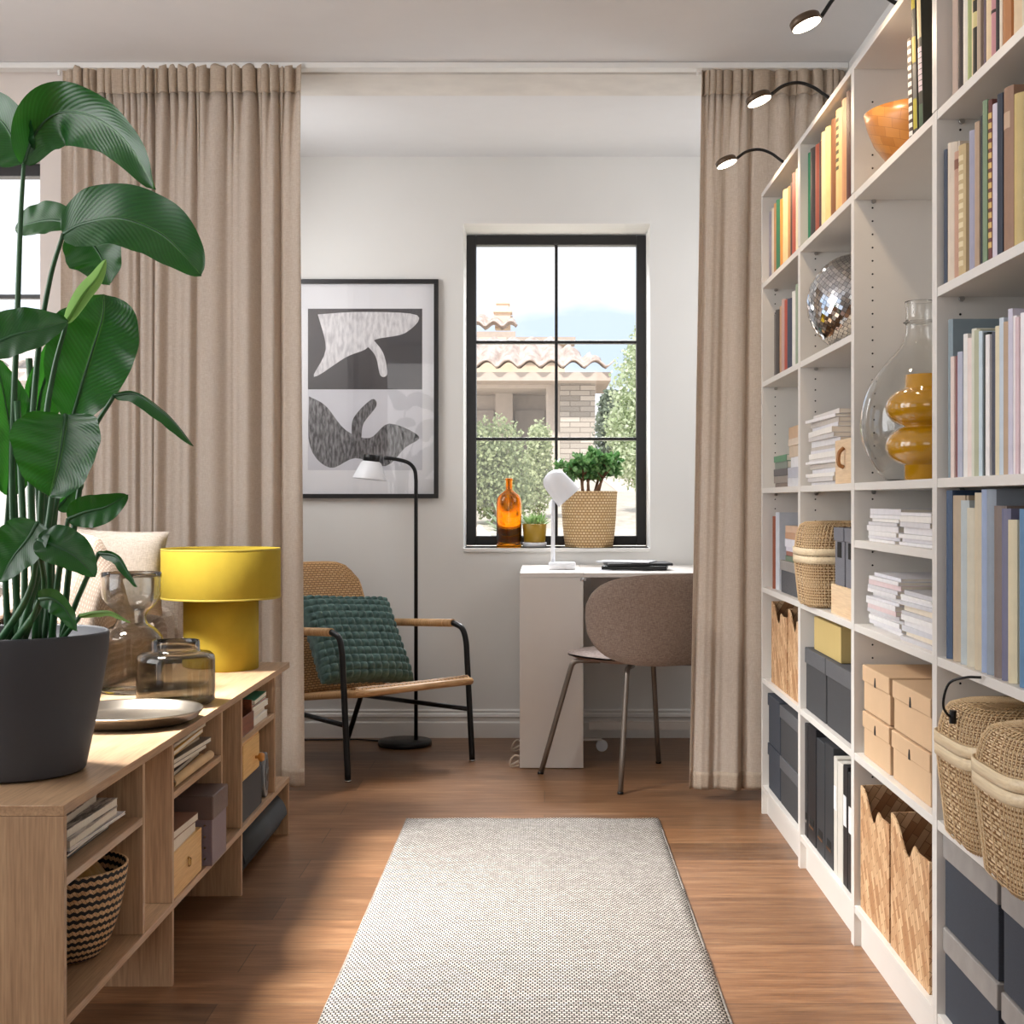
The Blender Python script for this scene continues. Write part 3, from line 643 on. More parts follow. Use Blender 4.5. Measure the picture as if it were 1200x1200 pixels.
# farthest bookcase: small stack of books with little boxes
stack(.845, yy(943, .845), yy(922, .845), LV[3], 6, .205, .2, [('#d9d9dd', 'light grey'), ('#b9bcc8', 'blue-grey'), ('#e9e9ec', 'white'), ('#d4bfa6', 'beige'), ('#d8c7b4', 'sand'), ('#c9a784', 'tan')], 'thick pile on farthest bookcase middle shelf', 'thick books on the farthest bookcase', 35, name='book')
stack(.845, yy(921, .845), yy(904, .845), LV[3], 5, .115, .16, [('#7f7168', 'brown'), ('#8f8780', 'taupe'), ('#5d5c60', 'dark grey'), ('#7e8a80', 'grey'), ('#4e8a68', 'green')], 'small pile left on farthest bookcase middle shelf', 'small pile on the farthest bookcase', 36, name='book')

# --- boxes
m_gbox = weave('grey_fabric_box', '#4e4e51', '#444447', '#333335', .004, .002, .3, 'OBJ', .85, .2)
m_gbox2 = weave('blue_grey_box', '#4a4f5a', '#414650', '#2e333c', .004, .002, .3, 'OBJ', .85, .2)
m_glid = plain('grey_lid_board', '#95908c', .7, var=.12, vs=14)
m_glid2 = weave('grey_lid', '#6a6a6d', '#5f5f62', '#4c4c4f', .004, .002, .3, 'OBJ', .85, .2)
m_card = plain('cardboard', '#cfae8a', .75, var=.03, vs=10)
m_cardin = plain('cardboard_shadowed_edge', '#c39f74', .75)
def lidbox(name, label, x0, ya, yb, z, d, h, lid, mb, ml, group=None, hole=None, cat='box', over=.004, rot=0):
    """front faces -x, spans ya..yb (ya > yb)"""
    ya, yb = clip(ya, yb); w_ = ya - yb; t = thing(name, label, cat, (x0, (ya + yb) / 2, z + .0005), rot, group)
    MB().box(over, d - over, -w_/2 + over, w_/2 - over, 0, h - .003).build('body', mb, t, bevel=.002)
    MB().box(0, d, -w_/2, w_/2, h - lid, h).build('lid', ml, t, bevel=.0025)
    if hole == 'card':
        poly = [(-.0085, 0), (-.0085, .012), (-.004, .03), (.004, .03), (.0085, .012), (.0085, 0)]
        MB().prism([(p[0], h - lid - .001 + p[1] * .8) for p in poly], -.0006, 0, 'x').build('finger_hole', m_dark, t)
    if hole == 'label':
        MB().box(over - .0015, over, -.03, .03, (h - lid) * .45, (h - lid) * .45 + .03).build('label_holder', m_chrome, t, bevel=.001)
    return t
XB = .845
C = 'cardboard box with lid'
for (a, b_, z0, l) in ((1010.5, 1041.5, LV[1], 'bottom left'), (1010.5, 1041.5, LV[1] + .122, 'top left'), (1044.5, 1089, LV[1], 'bottom right'), (1045.5, 1090, LV[1] + .122, 'top right')):
    lidbox('cardboard_box', f'natural {C}, {l} of the four in the vase bookcase', XB, yy(a, XB), yy(b_, XB), z0, .3, .118, .042, m_card, m_card, 'cardboard boxes on the vase bookcase', 'card')
# nearest bookcase bottom: grey boxes stacked in two columns
for (a, b_, z0, h, l) in ((1102.5, 1168, LV[0], .185, 'lower left'), (1102, 1168, LV[0] + .188, .194, 'upper left'), (1173, 1262, LV[0], .18, 'lower right'), (1173, 1262, LV[0] + .183, .2, 'upper right')):
    lidbox('storage_box', f'grey fabric storage box with paler lid, {l} at bottom of nearest bookcase', .842, yy(a, .842), yy(b_, .842), z0, .32, h, .05, m_gbox2, m_glid, 'grey storage boxes at the bottom of the nearest bookcase')
for (a, b_, l) in ((943, 966.5, 'left'), (967.5, 1003, 'right')):
    lidbox('storage_box', f'charcoal fabric box with lid, {l} one under the yellow box', .845, yy(a, .845), yy(b_, .845), LV[1], .3, .2, .05, m_gbox, m_glid2, 'charcoal boxes in the mirror ball bookcase')
m_yel = plain('yellow_board', '#c4ac70', .6, var=.02)
lidbox('gift_box', 'mustard yellow cardboard box on top of the charcoal boxes', .86, yy(954, .86), yy(985, .86), LV[1] + .2015, .2, .105, .1, m_yel, m_yel, None, over=.0005)
for (a, b_, z0, h, l) in ((899.5, 913, LV[0], .17, 'lower left'), (899.5, 913, LV[0] + .172, .185, 'upper left'), (913.5, 938, LV[0], .17, 'lower right'), (913.5, 938, LV[0] + .172, .18, 'upper right')):
    lidbox('storage_box', f'dark {"blue" if "left" in l else "grey"} storage box, {l} at bottom of farthest bookcase', .845, yy(a, .845), yy(b_, .845), z0, .3, h, .045, m_gbox2 if 'left' in l else m_gbox, m_gbox2 if 'left' in l else m_glid2, 'dark boxes at the bottom of the farthest bookcase')
# small grey boxes on the magazines, small wooden box with leather pull
lidbox('small_box', 'larger dark grey box standing behind the tall magazine stack', 1.0, 4.33, 4.02, LV[3], .18, .27, .05, m_gbox, m_gbox, 'dark grey boxes behind the magazine stack', over=.001)
lidbox('small_box', 'smaller dark grey box on the larger one behind the magazine stack', .99, 4.25, 4.02, LV[3] + .271, .17, .1, .03, m_gbox, m_gbox, 'dark grey boxes behind the magazine stack', over=.001)
m_birch = wood('birch', '#dcb88e', '#e9cda8', 'y', .5)
t = lidbox('wooden_box', 'small pale wooden box with leather pull beside the tall magazine stack', .842, yy(978.5, .842), yy(1003, .842), LV[3], .2, .125, .03, m_birch, m_birch, None, over=.0006)
m_leather = plain('leather_tan', '#9b6a3c', .5)
MB().tube(smooth_path([(-.003, 0, .1), (-.016, 0, .085), (-.017, 0, .055), (-.003, 0, .045)], 5), .006, 6).build('leather_pull', m_leather, t)
# farthest bookcase, shelf below the middle: folder, black file, boxes with books
row(.85, LV[2], [(903, 906, .27, '#8d4a30', 'rust'), (906.5, 909.5, .285, '#c7cbd3', 'silver grey')], .24, 'below farthest middle shelf', 'folders on the farthest bookcase', name='folder', seed=9)
lidbox('file_box', 'black file box behind the grey box, farthest bookcase', .97, 5.28, 4.66, LV[2], .19, .25, .02, m_black, m_black, None, over=.0005)
lidbox('storage_box', 'grey box with pale lid carrying a pile of books, behind the tall lidded basket', .85, yy(914, .85), yy(941, .85), LV[2], .115, .115, .035, m_glid2, m_glid, None)
stack(.853, yy(944, .853), yy(919, .853), LV[2] + .116, 6, .125, .1, [('#5e7a66', 'green'), ('#a76b5c', 'red-brown'), ('#dcd9e8', 'lilac white'), ('#e9e9f3', 'white'), ('#c89a78', 'tan'), ('#d7b497', 'light brown')], 'pile on grey box, farthest bookcase', 'books piled on the grey box', 41, name='book', jit=.008)

# --- woven magazine files (poplar)
m_pop = weave('poplar_weave', '#b08056', '#e6c398', '#8f6240', .05, .018, .05, 'OBJ', .55, .25, rot=(0, 0, -1.0))
m_pop_in = weave('poplar_weave_inside', '#9b7044', '#b98d5d', '#6f4b2c', .05, .03, .05, 'OBJ', .6, .2, rot=(0, 0, .78))
def poplar(label, x0, ya, yb, z, d, h, group):
    ya, yb = clip(ya, yb); w_ = ya - yb; t = thing('magazine_file', label, 'magazine file', (x0, (ya + yb) / 2, z + .0006), 0, group)
    # front sheet with a dipped, waved top edge
    n = 24; top = []
    for i in range(n + 1):
        u = i / n        # 0 = far side (left in view)
        dip = -.06 * math.exp(-((u - .42) / .2) ** 2) - .035 * (1 / (1 + math.exp(-(u - .5) * 16))) + .022 * math.exp(-((u - .62) / .07) ** 2)
        top.append((w_/2 - u * w_, h + dip))
    MB().prism([(-w_/2, 0), (w_/2, 0)] + top, 0, .004, 'x').build('front_sheet', m_pop, t)
    e = top[-1][1]
    MB().prism([(.0042, 0), (d, 0), (d, h + .005), (.0042, h)], w_/2 - .004, w_/2, 'y').build('side_sheet', m_pop, t)
    MB().prism([(.0042, 0), (d, 0), (d, h + .005), (.0042, e)], -w_/2, -w_/2 + .004, 'y').build('side_sheet', m_pop, t)
    MB().box(d, d + .004, -w_/2, w_/2, 0, h + .005).build('back_sheet', m_pop_in, t)
    MB().box(.0042, d - .0002, -w_/2 + .0042, w_/2 - .0042, 0, .004).build('bottom_sheet', m_pop_in, t)
poplar('woven wood magazine file, left one at bottom of the vase bookcase', XB, yy(1008.5, XB), yy(1042, XB), LV[0], .3, .325, 'woven magazine files in the vase bookcase')
poplar('woven wood magazine file, right one at bottom of the vase bookcase', XB, yy(1044, XB), yy(1089, XB), LV[0], .3, .325, 'woven magazine files in the vase bookcase')
poplar('woven wood magazine file, left one in the farthest bookcase', XB, yy(904, XB), yy(922, XB), LV[1], .28, .3, 'woven magazine files in the farthest bookcase')
poplar('woven wood magazine file, right one in the farthest bookcase', XB, yy(923.5, XB), yy(944, XB), LV[1], .28, .3, 'woven magazine files in the farthest bookcase')

# --- upright files
def file_(label, xf, a, b_, z, h, d, mat, group, hole=True, lab=None, name='binder', cat='binder'):
    ya, yb = clip(yy(a, xf), yy(b_, xf)); w_ = ya - yb - .002; t = thing(name, label, cat, (xf, (ya + yb) / 2, z + .0005), 0, group)
    MB().prism([(0, 0), (d, 0), (d, h * .9), (d * .7, h), (0, h)], -w_/2, w_/2, 'y').build('case', mat, t, bevel=.002)
    if hole:
        MB().box(-.001, 0, -w_ * .25, w_ * .25, h * .16, h * .16 + .02).build('finger_hole', m_dark, t)
        MB().box(-.0022, -.001, -w_ * .3, w_ * .3, h * .13, h * .13 + .008).build('metal_edge', m_chrome, t)
    if lab: MB().box(-.0015, 0, -w_ * .35, w_ * .35, h * lab[0], h * lab[1]).build('paper_label', covermat('#e4e4e6'), t)
m_blk = plain('black_board', '#1b1c20', .5, var=.1); m_dgr = plain('dark_grey_board', '#2e3236', .55, var=.1); m_wb = plain('grey_white_board', '#cfcbc2', .6)
BG = 'binders at the bottom of the mirror ball bookcase'
for (a, b_, h, mt, w_, hl, lb) in ((942.3, 946.5, .365, m_blk, 'black binder leftmost in the bottom row, mirror ball bookcase', True, None), (947, 956, .37, m_blk, 'black binder second from left in the bottom row', True, None),
    (957, 966.5, .35, m_dgr, 'charcoal binder right of the black ones, bottom row of mirror ball bookcase', True, None), (967, 976.5, .36, m_dgr, 'charcoal binder left of the whitish binders, bottom row', True, None),
    (977, 981, .34, m_wb, 'first whitish binder with paper label, between charcoal and whitish binders', False, (.55, .75)), (981.5, 987.5, .335, m_wb, 'whitish binder immediately left of the black labelled binder', False, None),
    (988, 993, .34, m_blk, 'black binder with white paper label, right of the whitish binders', False, (.5, .75)), (993.5, 1003, .33, m_blk, 'black binder at right end of bottom row, partly hidden by upright', False, (.5, .72))):
    file_(w_, .845, a, b_, LV[0], h, .29, mt, BG, hl, lb)
# tray with two grey files next to the tall basket
m_gfile = weave('grey_felt_file', '#808087', '#75767d', '#686970', .004, .002, .3, 'OBJ', .85, .1)
tya, tyb = clip(yy(974, .842), yy(1003.5, .842))
tr_ = thing('wooden_tray', 'pale wooden tray box holding two grey magazine files beside the lidded basket', 'tray', (.842, (tya + tyb) / 2, LV[2] + .0005))
w_ = tya - tyb; m = MB(); m.box(0, .3, -w_/2, w_/2, 0, .008).box(0, .008, -w_/2, w_/2, .008, .085).box(.292, .3, -w_/2, w_/2, .008, .085).box(.008, .292, -w_/2, -w_/2 + .008, .008, .085).box(.008, .292, w_/2 - .008, w_/2, .008, .085)
m.build('tray_body', m_birch, tr_, bevel=.001)
for (a, b_, l) in ((978.5, 989.5, 'left'), (991, 1003, 'right')):
    xa = .855; ya, yb = yy(a, xa), yy(b_, xa); w_ = ya - yb - .002
    t = thing('magazine_file', f'grey magazine file with dark hand hole, {l} one in wooden tray', 'magazine file', (xa, (ya + yb) / 2, LV[2] + .0095), 0, 'grey magazine files in the wooden tray')
    MB().box(0, .26, -w_/2, w_/2, 0, .24).build('case', m_gfile, t, bevel=.002)
    MB().box(-.004, .264, -w_/2 - .001, w_/2 + .001, .203, .242).build('lid', m_gfile, t, bevel=.002)
    MB().box(-.001, 0, -w_ * .22, w_ * .22, .155, .2).build('hand_hole', m_dark, t)

# --- rattan lidded baskets (open lattice over a dense inner weave)
m_rat = weave('rattan_strand', '#e8cb9e', '#f4dfba', '#c79f6c', .02, .004, .2, 'UV', .5, .3)
m_rat_in = weave('rattan_inner', '#ecd2a8', '#f5e2c0', '#8d673c', .012, .0085, .26, 'UV', .65, .8)
m_band = wood('rattan_band', '#dfc298', '#f0dcb8', 'y', .4)
def superring(r1, r2, p, a):
    c, s_ = math.cos(a), math.sin(a); return (r1 * math.copysign(abs(c) ** p, c), r2 * math.copysign(abs(s_) ** p, s_))
def lattice(m, fn, nu, nv, wd=.0024, off=.0025):
    """flat strands along both grid directions of a closed surface fn(u,v)"""
    for i in range(nu):
        pts = [Vector(fn(i / nu, j / (nv * 2))) for j in range(nv * 2 + 1)]; m.tube(pts, wd * .55, 4, cap=False)
    for j in range(1, nv):
        m.tube([Vector(fn(k / (nu * 1), (j + .0) / nv)) * 1 for k in range(nu)], wd * .42, 4, closed=True)
def basket(label, cx, cy, z, rx, ry, hb, hl, group, p=.42, nu=64):
    t = thing('lidded_basket', label, 'basket', (cx, cy, z + .002), 0, group)
    def body(u, v, k=1.0):
        zz = v * hb; f = lerp(.90, 1.0, min(1, v * 1.2)) * (1 if v > .06 else lerp(.94, 1, v / .06)); x, y = superring(rx * f * k, ry * f * k, p, u * 2 * PI); return (x, y, zz)
    def lid(u, v, k=1.0):
        a = min(.999, v); LP = ((1, .012), (.985, hl * .45), (.955, hl * .72), (.89, hl * .92), (.78, hl * 1.0), (.4, hl * 1.03), (.02, hl * 1.035)); i_ = int(a * 6); k_ = a * 6 - i_
        f = lerp(LP[i_][0], LP[i_ + 1][0], k_); zz = hb + lerp(LP[i_][1], LP[i_ + 1][1], k_); x, y = superring(rx * f * k, ry * f * k, lerp(p, .7, v), u * 2 * PI); return (x, y, zz)
    m = MB(); m.grid(lambda u, v: body(u, v, .975), 64, 10, us=2 * PI * (rx + ry) / 2 * 1.2, vs=hb)
    m.face([m_ for m_ in range(64)][::-1]); bo = m.build('body', m_rat_in, t)
    q = MB(); lattice(q, lambda u, v: body(u % 1, v), nu, 16); q.build('strands', m_rat, bo)
    l = MB(); l.grid(lambda u, v: lid(u, v, .975), 64, 12, us=2 * PI * (rx + ry) / 2 * 1.2, vs=hl + rx); li = l.build('lid', m_rat_in, t)
    q = MB(); lattice(q, lambda u, v: lid(u % 1, min(.97, v)), nu, 12); q.build('strands', m_rat, li)
    b2 = MB()
    for z0, z1, k in ((hb - .02, hb + .002, 1.03), (hb + .004, hb + .026, 1.035)):
        def bd(u, v, z0=z0, z1=z1, k=k): x, y = superring(rx * k, ry * k, p, u * 2 * PI); return (x, y, lerp(z0, z1, v))
        b2.grid(bd, 64, 2, us=1, vs=1)
    b2.build('rim_band', m_band, t, solid=.005)
    return t
ra = .118; 
yA0, yA1 = .79 * F / (1087 - VX), .79 * F / (1137 - VX); yB1 = .79 * F / (1203 - VX)
basket('lidded rattan basket with black cord, left of the two in the nearest bookcase', .955, (yA0 + yA1) / 2, LV[1], .165, (yA0 - yA1) / 2 * .985, .185, .09, 'lidded rattan baskets in the nearest bookcase')
basket('lidded rattan basket at the right picture edge, right of the corded one', .945, (yA1 + yB1) / 2 - .004, LV[1], .17, (yA1 - yB1) / 2 * .965, .185, .09, 'lidded rattan baskets in the nearest bookcase')
basket('tall lidded rattan basket in the mirror ball bookcase, poking out past the shelf', .925, 4.425, LV[2], .13, .148, .155, .105, None, nu=60)
tag(MB().tube(smooth_path([(.825, 2.67, .862), (.80, 2.685, .86), (.775, 2.71, .845), (.768, 2.722, .80), (.79, 2.735, .775), (.82, 2.742, .772)], 6), .0026, 8).tube([(.79, 2.735, .79), (.79, 2.736, .765)], .007, 8).build('cord', m_black), 'black cord coming down onto the left lidded rattan basket in nearest bookcase', 'cord')

# --- mirror ball
s = NT('mirror_facet'); gi = s.add('NewGeometry')
s.link(s.ramp(gi.outputs['Random Per Island'], [(0, srgb('#c9ccd2')), (1, srgb('#ffffff'))]), s.b.inputs['Base Color']); s.b.inputs['Metallic'].default_value = 1; s.b.inputs['Roughness'].default_value = .04; m_mir = s.m
mbl = thing('mirror_ball', 'mirror disco ball resting on a shelf of the bookcase', 'mirror ball', (.965, 4.36, LV[4] + .156))
core = MB().lathe([(.001, -.151)] + [(.151 * math.sin(PI * i / 24), -.151 * math.cos(PI * i / 24)) for i in range(1, 24)] + [(.001, .151)], 48); core.build('core', plain('grout_grey', '#6f6f70', .6), mbl)
m = MB(); rnd = random.Random(8); R = .154; nr = 36
T = Matrix.Rotation(.5, 3, 'X') @ Matrix.Rotation(.35, 3, 'Y')
for i in range(nr):
    th0 = PI * i / nr; th1 = PI * (i + 1) / nr; rr = math.sin((th0 + th1) / 2); k = max(4, int(2 * nr * rr))
    for j in range(k):
        a0 = 2 * PI * (j + .05) / k; a1 = 2 * PI * (j + .95) / k; t0 = th0 + .04 * (th1 - th0); t1 = th1 - .04 * (th1 - th0)
        c = []
        for (tt, aa) in ((t0, a0), (t0, a1), (t1, a1), (t1, a0)): c.append(Vector((R * math.sin(tt) * math.cos(aa), R * math.sin(tt) * math.sin(aa), R * math.cos(tt))))
        ce = sum(c, Vector()) / 4; q = Matrix.Rotation(rnd.gauss(0, .022), 3, 'X') @ Matrix.Rotation(rnd.gauss(0, .022), 3, 'Y') @ Matrix.Rotation(rnd.gauss(0, .022), 3, 'Z')
        b0 = len(m.v); m.v += [tuple(T @ (ce + q @ (p - ce))) for p in c]; m.face([b0, b0+1, b0+2, b0+3])
o = m.build('facets', m_mir, mbl, fix=False)

# --- wooden bowl
bw = thing('wooden_bowl', 'round wooden bowl of end-grain blocks on the top shelf', 'bowl', (.975, 3.57, LV[5] + .0006))
pr = [(.04, 0), (.075, .008), (.11, .035), (.14, .075), (.156, .115), (.165, .15), (.158, .151), (.148, .115), (.13, .075), (.10, .042), (.06, .02), (.001, .014)]
MB().lathe(pr, 64, cap1=False).build('bowl', weave('bowl_wood', '#c08544', '#a56a30', '#8a5527', .05, .025, .02, 'UV', .3, 0, rot=(0, 0, .3)), bw)

# --- big clear glass vase and yellow double-bulb vase
m_glass = glass('clear_glass', '#fbfcfb')
gv = thing('glass_vase', 'large clear glass bottle vase with round belly behind the yellow vase', 'vase', (.957, 3.60, LV[3] + .0006))
out = [(.05, 0), (.085, .004), (.11, .03), (.135, .075), (.149, .12), (.15, .165), (.14, .215), (.118, .262), (.09, .30), (.062, .33), (.044, .355), (.038, .38), (.037, .40), (.043, .405), (.037, .411), (.036, .44), (.039, .458)]
op = [tuple(p)[:2] for p in smooth_path([(a, b_, 0) for a, b_ in out], 4)]
inn = [(max(.001, r - .003), max(z, .004)) for r, z in op][::-1]
MB().lathe(op + [(op[-1][0] - .0015, op[-1][1] + .001)] + inn, 72, cap1=False).build('glass_body', m_glass, gv)
yv = thing('yellow_vase', 'mustard yellow glass vase of two stacked round bulbs', 'vase', (.898, 3.30, LV[3] + .0006))
def bulb(z0, z1, r, r0, n=14): return [(r0 + (r - r0) * math.sin(PI * i / n) ** .6, lerp(z0, z1, i / n)) for i in range(n + 1)]
pf = [(.055, 0), (.057, .002), (.057, .035)] + bulb(.036, .125, .1, .058) + bulb(.126, .214, .1, .058) + [(.056, .216), (.056, .245)]
MB().lathe(pf + [(.053, .246), (.053, .22), (.001, .218)], 72, cap1=False).build('vase_body', plain('mustard_glass', '#b8860f', .07, var=.02, coat=1), yv)
# ------------------------------------------------------------------ LOW OAK CABINET on the left
CX, CY, CT = -.915, 2.692, .615
cb = thing('low_cabinet', 'long low open oak cabinet along the left side, holding plant, glass and lamp', 'cabinet', (CX, CY, 0))
D = .44; T_ = .018
MB().box(-D, 0, 0, 2.385, CT - .02, CT).build('top_panel', m_oaky, cb, bevel=.001)
MB().box(-D, 0, T_, 2.385, .187, .205).build('bottom_shelf', m_oaky, cb, bevel=.001)
MB().box(-D, 0, 0, T_, 0, CT - .0205).build('end_panel', m_oakz, cb, bevel=.001)
for y in (.532, .785, 1.315, 1.578, 2.105): MB().box(-D + .001, -.0005, y, y + T_, .2055, CT - .0205).build('divider', m_oakz, cb, bevel=.001)
for y in (.785, 1.578, 2.362): MB().box(-D + .001, -.0005, y, y + T_, 0, .1865).build('leg_panel', m_oakz, cb, bevel=.001)
for a, b_ in ((T_, .532), (.803, 1.315), (1.596, 2.105)):
    MB().box(-D + .002, -.001, a + .0005, b_ - .0005, .457, .474).build('middle_shelf', m_oaky, cb, bevel=.001)
for a, b_ in ((T_, .532), (.803, 1.315)):
    MB().box(-D + .001, -D + .005, a, b_, .2055, CT - .0205).build('back_panel', m_oakz, cb)
cam_ = MB()
for y, x, z in ((.532, -.06, .565), (.532, -.39, .565), (1.315, -.06, .565), (2.105, -.06, .575), (.785, -.12, .165), (1.578, -.12, .165)):
    cam_.lathe([(.008, 0), (.008, .001)], 14, M=Matrix.Translation((x, y, z)) @ Matrix.Rotation(PI/2, 4, 'X'))
cam_.build('fitting_cap', plain('cap_brown', '#a3825f', .5), cb)
# items inside the cabinet (front faces +x)
def flatm(name, label, xf, yc, z, w_, d, th, col, group, rot=0, tilt=0, mats=None, cat=None):
    m = MB(); bt = min(.0015, th * .25)
    m.box(-d, 0, -w_/2, w_/2, 0, bt, 0).box(-d, 0, -w_/2, w_/2, th - bt, th, 0).box(-d + .002, -.001, -w_/2 + .001, w_/2 - .001, bt, th - bt, 1)
    return tag(m.build(name, mats or [covermat(col, .6), pages()], None, (xf, yc, z), (tilt, 0, rot)), label, cat or name, group)
m_news = None
def newsmat(name, a, b_, sc):
    s = NT(name); f = s.noise(s.coords('Object', (90, 9, 30)), sc, 5, .75)
    s.link(s.ramp(f, [(.4, srgb(a)), (.5, srgb(b_)), (.6, srgb('#d8d0c4'))]), s.b.inputs['Base Color']); s.b.inputs['Roughness'].default_value = .85; return s.m
N1 = newsmat('newsprint', '#5d5955', '#b5aca0', 1.2); N2 = newsmat('newsprint_picture', '#3d3f42', '#97918a', .6); N3 = newsmat('newsprint_light', '#a99f94', '#cfc6b9', 1.5)
z = .4748; GG = 'newspapers and magazines in the near cabinet compartment'
for i, (th, col, mt, lab, xo, yo) in enumerate(((.018, '#5a6468', None, 'teal-grey magazine at the bottom of the near newspaper pile', -.03, 0), (.008, '#46414a', None, 'thin dark magazine low in the near newspaper pile', -.012, .02), (.007, '#e9e7e8', None, 'thin white magazine low in the near newspaper pile', -.004, .03), (.006, '#2f2c33', None, 'thin black magazine above the white one, near newspaper pile', -.01, .02),
     (.016, None, N3, 'folded pale newspaper in the middle of the near newspaper pile', .0, -.01), (.018, None, N2, 'folded newspaper with dark pictures below the top one', -.006, .0), (.016, None, N1, 'folded newspaper on top of the pile in the near compartment', -.03, -.035))):
    nm = 'newspaper' if mt else 'magazine'
    flatm(nm, lab, CX - .015 + xo, CY + .245 + yo, z, .36 - .012 * i, .27, th - .0006, col, GG, .03 * math.sin(i * 2.3), mats=[mt, pages()] if mt else None); z += th
# woven striped basket with pumpkin
s = NT('zigzag_weave'); c = s.add('TexCoord'); sp_ = s.add('SeparateXYZ'); s.link(c.outputs['UV'], sp_.inputs[0])
def mth(op, a, b=None):
    n = s.add('Math', operation=op)
    for k, v_ in enumerate((a, b)):
        if v_ is None: continue
        if hasattr(v_, 'is_output'): s.link(v_, n.inputs[k])
        else: n.inputs[k].default_value = v_
    return n.outputs[0]
zz_ = mth('MULTIPLY', mth('PINGPONG', sp_.outputs[0], .0085), .5)
row_ = mth('FRACT', mth('DIVIDE', mth('ADD', sp_.outputs[1], zz_), .0178))
dsh = mth('FRACT', mth('DIVIDE', mth('ADD', sp_.outputs[0], mth('MULTIPLY', sp_.outputs[1], .6)), .0085))
tan_ = s.mix(s.ramp(dsh, [(.08, (0, 0, 0, 1)), (.16, (1, 1, 1, 1))]), srgb('#8a6438'), s.ramp(s.noise(s.coords('Object'), 60, 2), [(.3, srgb('#c19669')), (.7, srgb('#e2c196'))]))
colr = s.mix(s.ramp(row_, [(.46, (0, 0, 0, 1)), (.52, (1, 1, 1, 1))]), srgb('#15161a'), tan_); s.link(colr, s.b.inputs['Base Color']); s.b.inputs['Roughness'].default_value = .7
s.bump(dsh, .4, .003); m_zig = s.m
bk = thing('striped_basket', 'round black and natural zigzag woven basket in the near cabinet compartment', 'basket', (-1.045, 3.068, .2062))
pr = [(.062, 0), (.078, .006), (.098, .035), (.115, .08), (.126, .125), (.134, .172), (.137, .2)]
pr = [tuple(p)[:2] for p in smooth_path([(a, b_, 0) for a, b_ in pr], 3)]
MB().lathe(pr + [(.134, .201)] + [(r - .005, max(z_, .004)) for r, z_ in pr[::-1]], 72, cap1=True).build('basket_body', m_zig, bk)
gd = thing('gourd', 'brown-yellow ribbed gourd sitting in the striped basket', 'gourd', (-1.05, 3.06, .2125))
def gf(u, v):
    a = u * 2 * PI; r = (.105 if v > .5 else lerp(.085, .105, v * 2)) * math.sin(PI * min(1, v)) ** .7 * (1 + .035 * abs(math.sin(a * 10))); return (r * math.cos(a), r * math.sin(a), .26 * v if v < .5 else .13 + .115 * (v - .5) * 2)
MB().grid(gf, 160, 24).build('gourd_body', plain('gourd_skin', '#9a7433', .6, var=.15, vs=25), gd)
# middle compartment: pile of magazines, rolled newspaper, wooden box, leather box
z = .4748; cols = [('#8b8378', 'grey'), ('#caa066', 'ochre'), ('#3f3a36', 'dark'), ('#b59a74', 'tan'), ('#d9cfc0', 'cream'), ('#6a5f55', 'brown'), ('#c9b58e', 'straw'), ('#5b5b5d', 'slate'), ('#c79d3b', 'yellow'), ('#d9d2c6', 'off-white')]
for i, (c, w) in enumerate(cols):
    th = .0075 + .003 * ((i * 7) % 3); flatm('magazine', f'{w} magazine, {"topmost" if i == 9 else ORD[i]} of pile in middle cabinet compartment', CX - .03 + .012 * math.sin(i * 1.7), CY + 1.05 + .02 * math.sin(i * 2.9), z, .36, .27, th - .0005, c, 'magazines in the middle cabinet compartment', .04 * math.sin(i)); z += th
nr_ = MB(); 
def rollf(u, v):
    a = u * 4.5 * PI; r = .0125 - .0022 * u; return (r * math.cos(a), lerp(-.2, .2, v), .0135 + r * math.sin(a))
tag(nr_.grid(rollf, 60, 2).build('rolled_newspaper', plain('manila_paper', '#d9b98c', .8, var=.1), loc=(CX - .0165, CY + 1.045, .4745), solid=.0008), 'rolled tan paper lying in front of the magazines, middle compartment', 'newspaper')
m_pine = wood('pine_box', '#cf9d5c', '#e0b878', 'y', .45)
wb = thing('wooden_box', 'light wooden box with small brass ring, at bottom of middle compartment', 'box', (CX - .004, CY + .955, .2058))
MB().box(-.3, 0, -.145, .145, 0, .115).build('box_body', m_pine, wb, bevel=.002)
rg = MB().tube([(.004 + .001 * math.sin(k), .0 + .011 * math.cos(k * PI / 8), .058 + .011 * math.sin(k * PI / 8)) for k in range(16)], .0016, 6, closed=True).lathe([(.004, 0), (.004, .003)], 12, M=Matrix.Translation((0, 0, .068)) @ Matrix.Rotation(PI/2, 4, 'Y')); rg.build('ring_pull', plain('brass', '#b8914d', .25, metal=1), wb)
flatm('book', 'cream book with speckled pages lying directly on the wooden box', CX - .008, CY + .94, .3212, .24, .2, .03, '#c3b19c', 'books on the wooden box', .02)
flatm('book', 'brown book on top of the cream one, over the wooden box', CX - .004, CY + .93, .3518, .235, .2, .02, '#7b5138', 'books on the wooden box', -.03)
m_lea = plain('brown_leatherette', '#66514a', .5, var=.1, bump=.2, bs=150)
m_lea2 = plain('mauve_leatherette', '#7a6970', .5, var=.08, bump=.2, bs=150)
lb = thing('leather_box', 'dark brown box with overhanging lid right of the wooden box', 'box', (CX + .016, CY + 1.22, .2058))
MB().box(-.3, 0, -.085, .085, 0, .145).build('box_body', m_lea2, lb, bevel=.002)
MB().box(-.304, .004, -.09, .09, .125, .19).build('lid', m_lea, lb, bevel=.004)
st = MB()
for k in range(4): st.lathe([(.003, 0), (.003, .002)], 8, M=Matrix.Translation((-.02, -.085, .02 + .03 * k)) @ Matrix.Rotation(PI/2, 4, 'X'))
st.build('stud', m_chrome, lb)
